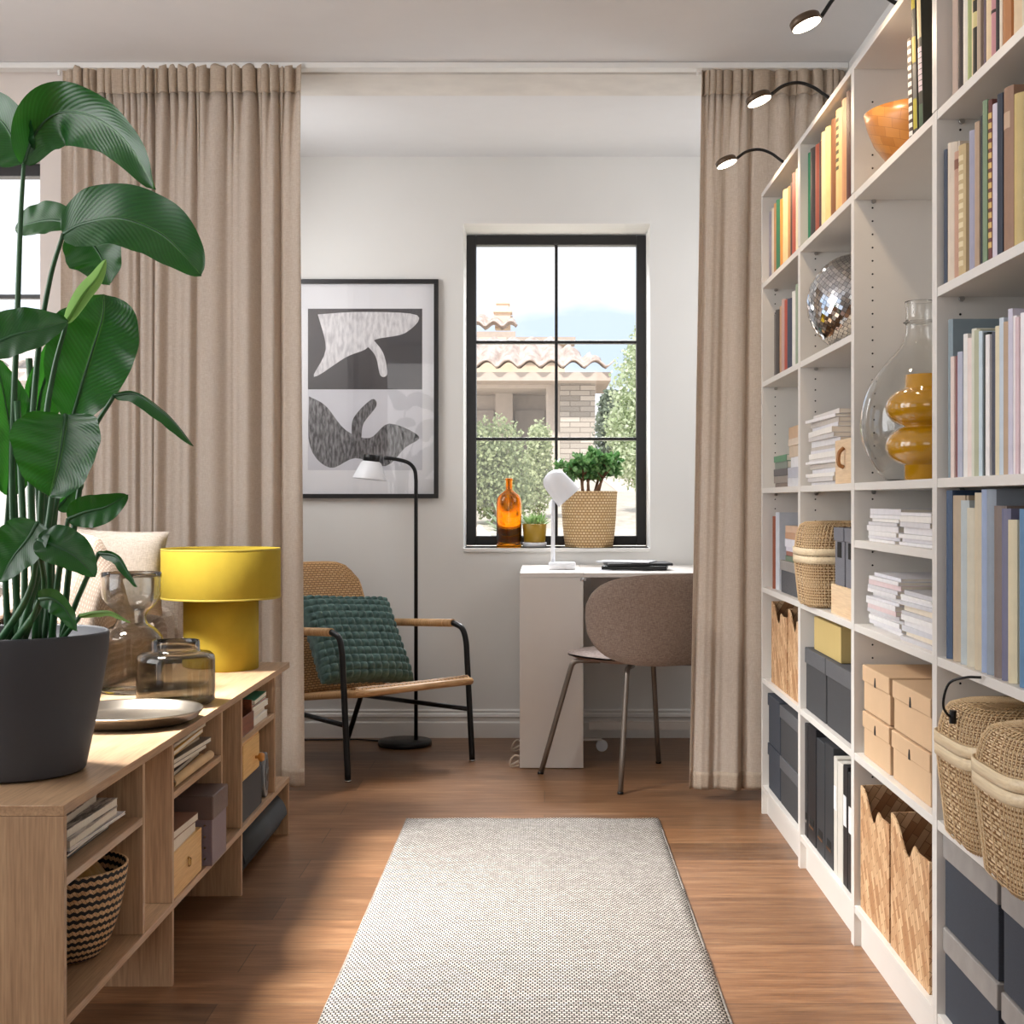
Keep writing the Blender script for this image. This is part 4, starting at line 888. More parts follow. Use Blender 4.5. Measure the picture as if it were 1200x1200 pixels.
# grey frame standing in the narrow gap
fr = thing('tablet_frame', 'slim dark panel with grey metal edge standing in the narrow cabinet gap', 'frame', (CX - .07, CY + 1.41, .2058))
MB().box(-.2, 0, 0, .012, 0, .205).build('panel', plain('slate_panel', '#3e4246', .4), fr, bevel=.003)
MB().tube([(.002, .006, .004), (.002, .006, .2)], .006, 8).build('metal_edge', plain('brushed_grey', '#8c9196', .35, metal=.6), fr)
# far compartment
m_red = wood('red_brown_wood', '#5d2f1c', '#84492c', 'y', .4)
rb = thing('wooden_box', 'red-brown open wooden box on the upper shelf, far compartment', 'box', (CX - .006, CY + 1.7, .4748))
m = MB(); m.box(-.25, 0, -.09, .09, 0, .006).box(-.006, 0, -.09, .09, .006, .055).box(-.25, -.244, -.09, .09, .006, .09).box(-.244, -.006, -.09, -.084, .006, .07).box(-.244, -.006, .084, .09, .006, .09)
m.build('box_body', m_red, rb, bevel=.001)
z = .4748
for i, (c, w) in enumerate((('#ebe7e0', 'white'), ('#d9d4ca', 'pale grey'), ('#f0ece4', 'ivory'), ('#c4453c', 'red'), ('#2c7a5a', 'green'))):
    th = (.022, .018, .02, .008, .016)[i]; flatm('book', f'{w} book in the pile right of the red-brown box, {"top" if i == 4 else ORD[i]}', CX - .012 - .006 * (i % 2), CY + 1.93, z, .22, .18, th - .0005, c, 'books beside the red-brown box', .03 * math.sin(i * 2)); z += th
db = thing('storage_box', 'dark grey box lying below the small drawer box, far compartment', 'box', (CX - .01, CY + 1.77, .2058))
MB().box(-.3, 0, -.165, .165, 0, .13).build('box_body', m_dgr, db, bevel=.003)
sd = thing('drawer_box', 'small light wood chest with round knob on the dark grey box', 'chest', (CX - .006, CY + 1.735, .3366))
MB().box(-.2, 0, -.13, .13, 0, .1175).build('box_body', m_pine, sd, bevel=.002)
MB().box(0, .004, -.122, .122, .006, .111).build('drawer_front', m_pine, sd, bevel=.001)
MB().lathe([(.005, 0), (.005, .008), (.013, .012), (.015, .02), (.011, .028), (.001, .03)], 20, M=Matrix.Translation((.004, .06, .045)) @ Matrix.Rotation(PI/2, 4, 'Y')).build('knob', plain('knob_wood', '#c78a3e', .35), sd)
sp = thing('round_speaker', 'oval silver-grey standing dial at the far right of the far compartment', 'dial', (CX - .012, CY + 2.03, .2058))
ov = [(.035 * math.cos(k * PI / 16) , .075 + .075 * math.sin(k * PI / 16)) for k in range(32)]
MB().prism(ov, -.03, 0, 'x', sm=True).build('dial_body', plain('silver_grey', '#8e9398', .3, metal=.7), sp, bevel=.004)
MB().prism([(p[0] * .7, .075 + (p[1] - .075) * .7) for p in ov], 0, .002, 'x').build('dial_face', plain('dial_grey', '#5f656b', .3, metal=.5), sp)
MB().prism([(p[0] * .3, .075 + (p[1] - .075) * .3) for p in ov], .002, .004, 'x').build('dial_centre', m_chrome, sp)
# rolled mat under the cabinet
mt_ = thing('rolled_mat', 'dark charcoal rolled mat lying on the floor under the far cabinet end', 'mat', (CX - .085, CY + 1.6, 0))
def mf(u, v):
    a = u * 7 * PI; r = .082 - .06 * u; return (r * math.cos(a), lerp(.03, .72, v), .083 + r * math.sin(a) )
MB().grid(mf, 160, 2).build('roll', plain('mat_charcoal', '#2d3134', .8, var=.1), mt_, solid=.006, soff=1)

# ------------------------------------------------------------------ ON THE CABINET
# yellow lamp
m_lampy = plain('lamp_fabric', '#a89131', .85, var=.03, vs=30, bump=.15, bs=500, spec=.15)
lp = thing('table_lamp', 'mustard yellow fabric table lamp with wide drum shade', 'lamp', (-1.118, 4.89, CT + .0006))
MB().lathe([(.002, .0), (.1265, .0), (.1275, .003), (.1275, .248), (.124, .249)], 72, cap1=False).build('base', m_lampy, lp)
MB().lathe([(.201, .243), (.2025, .246), (.2025, .412), (.201, .415), (.199, .412), (.199, .247), (.1285, .245)], 96, cap0=False, cap1=False).build('lamp_shade', m_lampy, lp)
MB().lathe([(.2028, .243), (.2034, .245), (.2034, .2475), (.2026, .249)], 96, cap0=False, cap1=False).lathe([(.2028, .409), (.2034, .411), (.2034, .4135), (.2026, .4155)], 96, cap0=False, cap1=False).build('shade_trim', plain('trim_yellow', '#ae9a3c', .7), lp)
MB().lathe([(.12, .251), (.001, .251)], 48).build('diffuser', plain('inner_white', '#e8e2cf', .8), lp)
# smoked glass
m_smoke = glass('smoked_glass', '#b5b3ab'); m_smoke2 = glass('pale_smoked_glass', '#dcdddb')
jr = thing('glass_jar', 'wide smoked glass jar vase with short neck, right of the tall vase', 'vase', (X(206, 4.04), 4.04, CT + .0006))
o_ = [(.085, 0), (.1, .003), (.109, .012), (.11, .03), (.11, .125), (.107, .138), (.098, .146), (.075, .15), (.068, .153), (.067, .18)]
MB().lathe(o_ + [(.0655, .181), (.064, .18), (.065, .155), (.072, .147), (.096, .142), (.1045, .134), (.1065, .124), (.1065, .03), (.105, .014), (.097, .007), (.001, .007)], 72, cap1=False).build('glass_body', m_smoke, jr)
hv = thing('hourglass_vase', 'tall hourglass-shaped smoky glass vase behind the wide jar', 'vase', (X(154, 4.3), 4.3, CT + .0006))
o_ = [(.07, 0), (.086, .004), (.092, .015), (.092, .15), (.088, .172), (.07, .192), (.05, .205), (.043, .225), (.05, .243), (.07, .262), (.084, .282), (.089, .305), (.09, .36)]
o_ = [tuple(p)[:2] for p in smooth_path([(a, b_, 0) for a, b_ in o_], 4)]
MB().lathe(o_ + [(.0885, .3615)] + [(max(.001, r - .003), max(.008, z_)) for r, z_ in o_[::-1]], 72, cap1=False).build('glass_body', m_smoke2, hv)
# metal tray
ty = thing('metal_tray', 'round brushed metal tray with raised rim beside the plant pot', 'tray', (-1.09, 3.70, CT + .0006))
MB().lathe([(.13, 0), (.155, .002), (.178, .012), (.19, .03), (.1925, .033), (.192, .0355), (.188, .033), (.175, .015), (.155, .006), (.001, .005)], 96, cap1=False).build('tray_body', plain('brushed_tray', '#a59c90', .28, metal=1, var=.05), ty)
# -------- potted plant
px0, py0 = -1.134, 3.03
pt = thing('plant_pot', 'large matte dark grey plant pot at the left edge on the cabinet', 'plant pot', (px0, py0, CT + .0006))
o_ = [(.13, 0), (.142, .004), (.148, .02), (.172, .14), (.189, .24), (.193, .285), (.193, .298)]
o_ = [tuple(p)[:2] for p in smooth_path([(a, b_, 0) for a, b_ in o_], 3)]
MB().lathe(o_ + [(.189, .3), (.184, .296), (.182, .26), (.001, .258)], 96, cap1=False).build('pot', plain('pot_grey', '#3b3c41', .6, var=.04, bump=.05), pt)
MB().lathe([(.181, .2585), (.001, .272)], 40, cap0=False, cap1=False).build('soil', plain('soil', '#3b2a1e', 1, var=.3, vs=60, bump=.8, bs=80), pt)
s = NT('plant_leaf'); c = s.add('TexCoord'); sp_ = s.add('SeparateXYZ'); s.link(c.outputs['UV'], sp_.inputs[0])
# uv: x 0..1 across, y along; lateral veins slant off the midrib
ab = s.add('Math', operation='SUBTRACT'); s.link(sp_.outputs[0], ab.inputs[0]); ab.inputs[1].default_value = .5
a2 = s.add('Math', operation='ABSOLUTE'); s.link(ab.outputs[0], a2.inputs[0])
m1 = s.add('Math', operation='MULTIPLY'); s.link(a2.outputs[0], m1.inputs[0]); m1.inputs[1].default_value = -.55
m2 = s.add('Math', operation='ADD'); s.link(m1.outputs[0], m2.inputs[0]); s.link(sp_.outputs[1], m2.inputs[1])
m3 = s.add('Math', operation='MULTIPLY'); s.link(m2.outputs[0], m3.inputs[0]); m3.inputs[1].default_value = 170
m4 = s.add('Math', operation='SINE'); s.link(m3.outputs[0], m4.inputs[0])
m5 = s.add('MapRange'); s.link(a2.outputs[0], m5.inputs[0]); m5.inputs[1].default_value = .0; m5.inputs[2].default_value = .03; m5.inputs[3].default_value = 1; m5.inputs[4].default_value = 0
nf = s.noise(s.coords('Object'), 6, 3)
col = s.mix(.6, s.ramp(nf, [(.3, srgb('#0a2a15')), (.7, srgb('#154a20'))]), s.ramp(m4.outputs[0], [(.0, srgb('#10401c')), (1, srgb('#195826'))]))
col = s.mix(m5.outputs[0], col, srgb('#5f9a45')); s.link(col, s.b.inputs['Base Color'])
s.b.inputs['Roughness'].default_value = .32; s.b.inputs['Specular IOR Level'].default_value = .55
s.bump(m4.outputs[0], .1, .002)
t_ = s.add('BsdfTranslucent'); s.link(s.mix(.5, col, srgb('#4fae2a')), t_.inputs[0]); mx = s.add('MixShader'); mx.inputs[0].default_value = .3
s.link(s.b.outputs[0], mx.inputs[1]); s.link(t_.outputs[0], mx.inputs[2]); s.link(mx.outputs[0], s.out.inputs[0]); m_leaf = s.m
m_leafp = leaf_mat('young_leaf', '#7fae5c', '#9cc476', .4, .5)
m_stem = plain('plant_stem', '#23502a', .4, var=.2, vs=10)
pl = thing('potted_plant', 'tall plant with large glossy green paddle leaves growing in the grey pot', 'plant', (px0, py0, CT + .272))
O = Vector((px0, py0, CT + .272))
def leaf(mid, W, roll=0, fold=.25, y_ofs=None, seed=0, stem=None, mat=None, tip=.75, wpow=.62, stem_r=.0065, droop=.15):
    """mid: list of (px, py, y) along the midrib base->tip; W half width in metres; roll turns the blade about its midrib (0 faces the camera)"""
    pts = smooth_path([at(*p) for p in mid], 8); n = len(pts); rnd = random.Random(seed); a0, a1 = rnd.uniform(0, 6), rnd.uniform(0, 6)
    fr = []
    for i, p in enumerate(pts):
        t = (pts[min(i+1, n-1)] - pts[max(i-1, 0)]).normalized(); vw = Vector((0, 1, 0)); sd = t.cross(vw)
        if sd.length < .05: sd = Vector((1, 0, 0))
        sd.normalize(); nn = sd.cross(t).normalized()
        R_ = Matrix.Rotation(roll, 3, t); fr.append((p, R_ @ sd, R_ @ nn))
    def fn(u, v):
        f = v * (n - 1); i = min(int(f), n - 2); k = f - i; p = fr[i][0].lerp(fr[i+1][0], k); sd = fr[i][1].lerp(fr[i+1][1], k); nn = fr[i][2].lerp(fr[i+1][2], k)
        vv = v ** tip; w_ = W * max(.0, math.sin(PI * min(1, .02 + vv * .98))) ** wpow
        q = (u - .5) * 2; z_ = fold * (abs(q) ** 1.3) * w_ + .05 * W * math.sin(v * 17 + a0 + q * 2) * abs(q) ** 2 + .03 * W * math.sin(v * 31 + a1 - q * 3) * abs(q)
        return p + sd * q * w_ * (1 - .25 * fold * abs(q)) - nn * z_ - O
    m = MB().grid(fn, 18, 44); lf = m.build('leaf', mat or m_leaf, pl, fix=False)
    mr = MB().tube([Vector(p) - O + (f_[2]) * .001 for p, f_ in zip(pts, fr)], [lerp(.0045, .001, i / (n-1)) for i in range(n)], 6)
    mr.build('midrib', mat or m_stem, lf)
    if stem:
        sp2 = smooth_path([at(*p) for p in stem] + [pts[0]], 8)
        MB().tube([Vector(p) - O for p in sp2], [lerp(stem_r * 1.3, .0045, i / (len(sp2)-1)) for i in range(len(sp2))], 8).build('stem', m_stem, pl)
B = lambda dx, dy: (638 + (px0 + dx) * F / (py0 + dy), 586 - (CT + .272 - CH) * F / (py0 + dy), py0 + dy)
# upper leaves
leaf([(28, 192, 3.0), (42, 155, 3.0), (70, 132, 2.98), (112, 138, 2.93), (150, 168, 2.9), (182, 222, 2.88)], .072, .5, .35, seed=1, stem=[B(.0, .02), (14, 560, 3.02), (20, 380, 3.02), (24, 260, 3.02)], tip=.9)
leaf([(30, 190, 3.02), (18, 168, 3.02), (0, 140, 3.02), (-40, 110, 3.05)], .075, -.3, .3, seed=2, tip=.8)
leaf([(74, 274, 2.96), (98, 262, 2.94), (140, 256, 2.9), (185, 272, 2.88), (215, 298, 2.86), (236, 323, 2.86)], .075, -.25, .3, seed=3, stem=[B(.05, 0), (36, 560, 3.0), (44, 420, 3.0), (58, 330, 2.98)], tip=.85)
leaf([(90, 262, 3.02), (108, 285, 3.02), (120, 305, 3.02), (128, 334, 3.02)], .072, .2, .25, seed=4, tip=.8)
leaf([(88, 262, 3.06), (60, 258, 3.08), (35, 262, 3.1), (18, 268, 3.12)], .043, .3, .3, seed=5, tip=.8)
leaf([(78, 378, 2.86), (98, 345, 2.85), (114, 325, 2.85), (124, 304, 2.85)], .022, .3, 1.0, seed=6, mat=m_leafp, stem=[B(.06, -.05), (52, 520, 2.9), (62, 440, 2.88)], stem_r=.006)
leaf([(84, 492, 2.98), (96, 450, 2.97), (110, 405, 2.96), (120, 372, 2.95), (122, 345, 2.95)], .098, .15, .25, seed=7, stem=[B(.07, .03), (58, 640, 3.0), (72, 560, 3.0)], tip=1.1, wpow=.55)
leaf([(-30, 415, 2.75), (10, 395, 2.75), (45, 386, 2.75), (80, 376, 2.76)], .052, -.2, .3, seed=8, stem=[B(-.05, -.08), (-20, 620, 2.9), (-34, 480, 2.8)], tip=.8)
leaf([(40, 520, 3.12), (48, 460, 3.12), (62, 420, 3.12), (76, 378, 3.12)], .05, .6, .6, seed=9, mat=None, stem=[B(.02, .09), (38, 600, 3.14)])
leaf([(134, 463, 2.9), (160, 462, 2.88), (190, 482, 2.86), (208, 500, 2.85), (226, 523, 2.84)], .019, .6, .8, seed=10, stem=[B(.1, 0), (84, 640, 2.97), (104, 520, 2.93)], stem_r=.006, tip=.8)
leaf([(77, 486, 2.80), (74, 510, 2.79), (68, 545, 2.79), (58, 582, 2.80)], .098, .0, .45, seed=11, stem=[B(.04, -.1), (52, 640, 2.88), (66, 540, 2.86)], tip=.75, wpow=.5)
leaf([(80, 608, 2.88), (100, 600, 2.87), (124, 594, 2.86), (150, 580, 2.85)], .036, .2, .25, seed=12, stem=[B(.09, -.04), (68, 680, 2.92), (74, 640, 2.9)], stem_r=.006, tip=.9)
leaf([(44, 612, 2.74), (32, 632, 2.73), (14, 655, 2.73), (0, 682, 2.73)], .055, .2, .3, seed=13, stem=[B(.0, -.12), (36, 690, 2.82)], tip=.7)
leaf([(44, 632, 2.72), (65, 640, 2.71), (88, 652, 2.71), (112, 676, 2.71)], .045, -.5, .35, seed=14, tip=.85, stem=[B(.03, -.12), (50, 700, 2.8)])
leaf([(116, 648, 2.9), (136, 652, 2.88), (148, 668, 2.87), (160, 688, 2.86)], .015, .5, .5, seed=15, stem=[B(.1, -.02), (96, 690, 2.95)], stem_r=.005)
leaf([(46, 702, 2.78), (62, 702, 2.77), (78, 716, 2.77), (90, 740, 2.77)], .027, .3, .3, seed=16, stem=[B(.05, -.1)], stem_r=.005)
leaf([(94, 722, 2.92), (112, 718, 2.9), (130, 718, 2.88), (152, 730, 2.87)], .010, 1.0, .6, seed=17, mat=m_leafp, stem=[B(.1, -.03)], stem_r=.004)
leaf([(66, 596, 3.1), (76, 586, 3.1), (86, 574, 3.1), (98, 566, 3.1)], .03, .1, .3, seed=18, stem=[B(.06, .06), (62, 650, 3.1)], stem_r=.005)
leaf([(10, 580, 3.05), (14, 520, 3.05), (6, 470, 3.05), (-4, 420, 3.05)], .06, .7, .4, seed=19, stem=[B(-.03, .04), (6, 660, 3.06)])
for i, (dx, dy, tx, ty_) in enumerate(((-.05, .0, -10, 500), (-.02, .05, 8, 440), (.02, -.02, 20, 470), (.05, .03, 52, 560), (-.08, .03, -22, 460), (.03, .07, 34, 420))):
    b0 = at(*B(dx, dy)); b1 = at(tx, ty_, py0 + dy)
    MB().tube([Vector(p) - O for p in smooth_path([b0, ((b0[0]*2 + b1[0])/3 + .01, b0[1], (b0[2]*2 + b1[2])/3), b1], 6)], .0075, 8).build('stem', m_stem, pl)

# ------------------------------------------------------------------ SOFA behind the cabinet with cushion and throw
m_sofa = cloth('sofa_fabric', '#a89a8d', '#cfc2b4', 0, 500)
sf = thing('sofa', 'beige fabric sofa behind the oak cabinet', 'sofa', (-1.83, 4.45, 0))
MB().box(-.45, .45, -.88, .88, .1, .4).build('seat_base', m_sofa, sf, bevel=.03, bseg=3)
MB().box(.2, .45, -.87, .87, .405, .8).build('backrest', m_sofa, sf, bevel=.05, bseg=4)
for y in (-.98, .90): MB().box(-.45, .46, y - .01, y + .09, .08, .86 if y > 0 else .62).build('armrest', m_sofa, sf, bevel=.03, bseg=3)
for y in (-.44, .43): MB().box(-.42, .19, y - .42, y + .42, .405, .55).build('seat_cushion', m_sofa, sf, bevel=.05, bseg=4)
for x in (-.38, .38):
    for y in (-.85, .85): MB().box(x - .025, x + .025, y - .025, y + .025, 0, .1).build('leg', m_black, sf)
def pillow(name, label, c, a, b_, th, rot, mat, cat='cushion', n=30, group=None, bob=None, piped=True):
    t = thing(name, label, cat, c, group=group, rot=rot); m = MB()
    for sg in (1, -1):
        def fn(u, v):
            x, y = (u - .5) * 2, (v - .5) * 2; e = max(0, (1 - x**4)) ** .5 * max(0, (1 - y**4)) ** .5
            k = 1 - .07 * (1 - abs(x)**2) * abs(y)**6 ; k2 = 1 - .07 * (1 - abs(y)**2) * abs(x)**6
            z_ = th / 2 * e * sg
            if bob: z_ += sg * bob[1] * (abs(math.sin(u * PI * bob[0])) * abs(math.sin(v * PI * bob[0] * b_ / a))) ** .5 * min(1, e * 3)
            return (x * a / 2 * k2, z_, y * b_ / 2 * k)
        m.grid(fn, n, int(n * b_ / a))
    m.build('cover', mat, t, fix=False)
    return t
m_cream = cloth('cream_linen', '#a89c90', '#c9beb3', 0, 600)
pillow('cushion', 'cream cushion leaning on the sofa back, behind the knitted throw', (-1.53, 4.95, .95), .40, .30, .14, (-.15, .06, .15), m_cream, group=None)
# throw draped over the sofa back
m_knit = weave('knit', '#cdbdae', '#bba999', '#a39081', .014, .011, .35, 'UV', .95, .6)
th_ = thing('throw_blanket', 'beige knitted throw draped over the sofa back behind the plant', 'blanket', (0, 0, 0))
def thf(u, v):
    ht = .815 + .255 * math.exp(-((u - .38) / .3) ** 2)
    CS = ((-1.73, .60), (-1.69, .80), (-1.63, ht - .04), (-1.54, ht), (-1.45, ht - .02), (-1.39, ht - .12), (-1.3705, .76), (-1.3695, .5))
    a = min(v, .9999) * 7; i_ = int(a); k = a - i_; k = k * k * (3 - 2 * k) * .4 + k * .6; x = lerp(CS[i_][0], CS[i_ + 1][0], k); z_ = lerp(CS[i_][1], CS[i_ + 1][1], k)
    s_ = math.sin(PI * v); return (x, lerp(4.15, 5.12, u) + .03 * math.sin(v * 5), z_ + s_ * (.018 * math.sin(u * 13 + v * 3) + .01 * math.sin(u * 29 - v * 8)))
MB().grid(thf, 60, 40, us=.97, vs=.9).build('throw_body', m_knit, th_, solid=.012, soff=1)
# ------------------------------------------------------------------ NOOK: picture
pc = thing('framed_picture', 'black framed abstract print in dark grey and white on the back wall', 'picture', (-.534 - .736 / 2, YB - .001, 1.206))
w2, h2 = .368, 1.102; fw = .022
fm = MB().box(-w2, w2, -.025, 0, 0, fw).box(-w2, w2, -.025, 0, h2 - fw, h2).box(-w2, -w2 + fw, -.025, 0, fw, h2 - fw).box(w2 - fw, w2, -.025, 0, fw, h2 - fw)
fm.build('picture_frame', m_frame, pc, bevel=.001)
MB().box(-w2 + fw, w2 - fw, -.006, -.002, fw, h2 - fw).build('mat_board', plain('mat_white', '#e6e6ea', .8, var=.01), pc)
ax0, ax1 = -.29, .286; azt = H(362, YB) - 1.206; azm = H(457, YB) - 1.206; azb = H(551, YB) - 1.206
m_pd = plain('print_charcoal', '#4a484b', .8, var=.12, vs=5); m_pl = plain('print_pale', '#cfcfd6', .8, var=.05, vs=5)
s = NT('print_feather_white'); f = s.noise(s.coords('Object', (22, 1, 6)), 3, 5); s.link(s.ramp(f, [(.35, srgb('#bdbbbf')), (.6, srgb('#e2e0e2'))]), s.b.inputs['Base Color']); m_pw = s.m
s = NT('print_feather_dark'); f = s.noise(s.coords('Object', (30, 1, 8)), 3, 5); s.link(s.ramp(f, [(.4, srgb('#3a393c')), (.66, srgb('#8a898c'))]), s.b.inputs['Base Color']); m_pk = s.m
MB().box(ax0, ax1, -.0068, -.0062, azm + .002, azt).build('print_upper_field', m_pd, pc)
MB().box(ax0, ax1, -.0068, -.0062, azb, azm).build('print_lower_field', m_pl, pc)
def blob(pts, name, mat, y):
    q = [Vector((p[0], p[1], 0)) for p in pts]; q = smooth_path(q + [q[0]], 5)[:-1]
    MB().prism([(p.x, p.y) for p in q], y, y + .0003, 'y').build(name, mat, pc)
mid = azm; U = azt - azm
blob([(-.24, mid + U*.93), (-.02, mid + U*.96), (.26, mid + U*.92), (.2, mid + U*.7), (.05, mid + U*.62), (.0, mid + U*.5), (-.1, mid + U*.4), (-.26, mid + U*.16), (-.2, mid + U*.5)], 'print_light_shape', m_pw, -.0073)
blob([(.04, mid + U*.62), (.09, mid + U*.45), (.11, mid + U*.2), (.075, mid + U*.18), (.05, mid + U*.42), (-.01, mid + U*.6)], 'print_light_band', m_pw, -.0076)
L_ = mid - azb
blob([(-.285, mid - L_*.08), (-.2, mid - L_*.2), (-.1, mid - L_*.5), (.02, mid - L_*.6), (.12, mid - L_*.42), (.27, mid - L_*.58), (.2, mid - L_*.72), (.1, mid - L_*.95), (-.05, mid - L_*.85), (-.18, mid - L_*.97), (-.28, mid - L_*.7)], 'print_dark_shape', m_pk, -.0073)
blob([(-.07, mid - L_*.6), (-.06, mid - L_*.35), (.03, mid - L_*.12), (.055, mid - L_*.2), (-.01, mid - L_*.42), (-.025, mid - L_*.62)], 'print_dark_band', m_pk, -.0076)
gp = MB().box(-w2 + fw, w2 - fw, -.0215, -.02, fw, h2 - fw); gp.build('glazing', m_pane, pc)

# ------------------------------------------------------------------ floor lamp
fl = thing('floor_lamp', 'black floor lamp with arched pole and white cone shade beside the armchair', 'lamp', (X(474.5, 6.91), 6.91, 0))
lx = X(487.5, 6.91) - X(474.5, 6.91); zt = H(563, 6.91)
MB().lathe([(.128, 0), (.131, .004), (.131, .02), (.127, .025), (.001, .026)], 48, cap1=False).build('base', m_black, fl)
bend = smooth_path([(lx, 0, zt), (lx - .006, 0, zt + .05), (lx - .035, 0, zt + .085), (lx - .09, 0, zt + .102), (lx - .155, 0, zt + .11)], 6)
MB().tube([(lx, 0, .026)] + [tuple(p) for p in bend], .0095, 10).build('pole', m_black, fl)
sx = X(436, 6.91) - X(474.5, 6.91)
hm_ = Matrix.Translation((sx, 0, H(533, 6.91))) @ Matrix.Rotation(.1, 4, 'Y')
m_lw = plain('lamp_white', '#e9eaee', .35, var=.01)
MB().lathe([(.04, 0), (.042, -.002), (.042, -.03), (.04, -.032)], 32, M=hm_).build('shade_cap', m_black, fl)
MB().lathe([(.040, -.032), (.05, -.04), (.082, -.115), (.084, -.122), (.081, -.12), (.048, -.042), (.001, -.04)], 40, cap0=False, cap1=False, M=hm_).build('lamp_shade', m_lw, fl)
MB().tube([(X(440, 6.9) - fl.location.x, .1, .004), (-.25, .14, .004), (-.6, .12, .004), (-.85, .16, .004)], .004, 6).build('cord', m_black, fl)

# ------------------------------------------------------------------ armchair
FL = Vector((X(407.8, 6.01), 6.01, 0)); FR = Vector((X(553.4, 6.49), 6.49, 0))
u_ = (FR - FL).normalized(); b_ = Vector((-u_.y, u_.x, 0)); AW = (FR - FL).length / 2; org = (FL + FR) / 2
ac = thing('armchair', 'armchair with woven rattan seat and back and black steel legs', 'armchair', (org.x, org.y, 0), math.atan2(u_.y, u_.x))
m_ratc = weave('rattan_chair', '#dcb381', '#cfa06a', '#8f663b', .022, .011, .22, 'UV', .55, .9)
m_ratw = weave('rattan_wrap', '#d3a978', '#c79a66', '#a37847', 1.0, .006, .25, 'OBJ', .5, .4, plane='xz')
s = NT('rattan_wrapped'); f = s.noise(s.coords('Object', (3, 160, 3)), 2, 2); s.link(s.ramp(f, [(.4, srgb('#b98a58')), (.6, srgb('#dcb585'))]), s.b.inputs['Base Color']); s.b.inputs['Roughness'].default_value = .45; s.bump(f, .4, .003); m_wrap = s.m
for sg in (-1, 1):
    x = sg * AW; inset = sg * (AW - .15)
    MB().tube(smooth_path([(x, 0, 0), (x, .015, .2), (x, .035, .45), (x, .045, .55), (x - sg * .003, .07, .605), (x - sg * .006, .125, .625)], 6), .0135, 12).build('front_leg', m_black, ac)
    MB().tube([(x - sg * .006, .125, .625), (x - sg * .02, .60, .60)], .0135, 12).build('arm_tube', m_black, ac)
    MB().tube([(x - sg * .006, .13, .6255), (x - sg * .019, .595, .6015)], .0185, 14).build('arm_wrap', m_wrap, ac)
    MB().tube([(x - sg * .02, .60, .60), (x - sg * .03, .64, .57), (x - sg * .13, .80, 0)], .0125, 12).build('rear_leg', m_black, ac)
    MB().tube([(x, .012, .236), (x - sg * .085, .74, .236)], .011, 10).build('side_stretcher', m_black, ac)
    MB().lathe([(.015, 0), (.015, .006)], 12, (x, 0, 0)).build('foot_cap', m_chrome, ac)
MB().tube([(-AW + .04, .63, .57), (AW - .04, .63, .57)], .011, 10).build('rear_rail', m_black, ac)
SW = AW - .03
def seatf(u, v):
    x = lerp(-SW, SW, u) * (1 - .1 * v); y = lerp(-.02, .60, v); z_ = lerp(.385, .30, v) - .02 * math.sin(PI * u) * math.sin(PI * v) + (.015 if .0 < v < .08 else 0)
    return (x, y, z_)
MB().grid(seatf, 40, 40, us=.64, vs=.62).build('seat', m_ratc, ac, solid=.022)
def rim(pts, name, r=.014): MB().tube(pts, r, 10, closed=True).build(name, m_wrap, ac)
rim([Vector(seatf(k / 10, 0)) + Vector((0, 0, -.014)) for k in range(11)] + [Vector(seatf(1, k / 10)) + Vector((0, 0, -.012)) for k in range(1, 11)] + [Vector(seatf(1 - k / 10, 1)) + Vector((0, 0, -.012)) for k in range(1, 11)] + [Vector(seatf(0, 1 - k / 10)) + Vector((0, 0, -.012)) for k in range(1, 10)], 'seat_rim', .017)
def backf(u, v):
    x = lerp(-1, 1, u) * (.27 - .02 * v ** 3); y = lerp(.565, .80, v) + .03 * math.sin(PI * u); z_ = lerp(.30, .885, v)
    if v > .85: z_ -= .06 * abs(2*u - 1) ** 6 * (v - .85) / .15
    return (x, y, z_)
MB().grid(backf, 36, 44, us=.5, vs=.6).build('backrest', m_ratc, ac, solid=.014)
rim([Vector(backf(0, k / 16)) for k in range(17)] + [Vector(backf(k / 12, 1)) for k in range(1, 12)] + [Vector(backf(1, 1 - k / 16)) for k in range(17)] + [Vector(backf(1 - k / 12, 0)) for k in range(1, 12)], 'back_rim', .014)
# cushion on it
lc = ac.matrix_basis if False else Matrix.Translation(ac.location) @ Matrix.Rotation(ac.rotation_euler.z, 4, 'Z')
cpos = lc @ Vector((-.02, .40, .555)); s = NT('green_bobble'); f = s.noise(s.coords('Object'), 40, 3); s.link(s.ramp(f, [(.3, srgb('#35504d')), (.7, srgb('#5b7a75'))]), s.b.inputs['Base Color']); s.b.inputs['Roughness'].default_value = .9; s.b.inputs['Sheen Weight'].default_value = .2; s.bump(f, .3, .003)
pillow('cushion', 'dark green bobbled cushion on the rattan armchair', tuple(cpos), .50, .46, .12, (-.62, .06, ac.rotation_euler.z - .05), s.m, n=170, bob=(13, .019))

# ------------------------------------------------------------------ gateleg table
YF = 6.297; TZ = .872
X0, X1 = X(609, YF), X(683.5, YF)
m_desk = plain('desk_white', '#dfdad4', .4, var=.01)
tb_ = thing('gateleg_table', 'white folding gateleg table under the window with a side box', 'table', (X0, YF, 0))
wbx = X1 - X0; L = YB - .03 - YF
MB().box(0, wbx, 0, .018, .004, TZ - .02).build('side_panel', m_desk, tb_, bevel=.001)
MB().box(0, wbx, L - .018, L, .004, TZ - .02).build('side_panel', m_desk, tb_, bevel=.001)
MB().box(0, .016, .0185, L - .0185, .05, TZ - .02).build('box_wall', m_desk, tb_, bevel=.001)
MB().box(0, wbx, 0, L, TZ - .0195, TZ).build('fixed_top', m_desk, tb_, bevel=.001)
MB().box(wbx + .002, wbx + .72, 0, L, TZ - .0195, TZ).build('leaf_top', m_desk, tb_, bevel=.001)
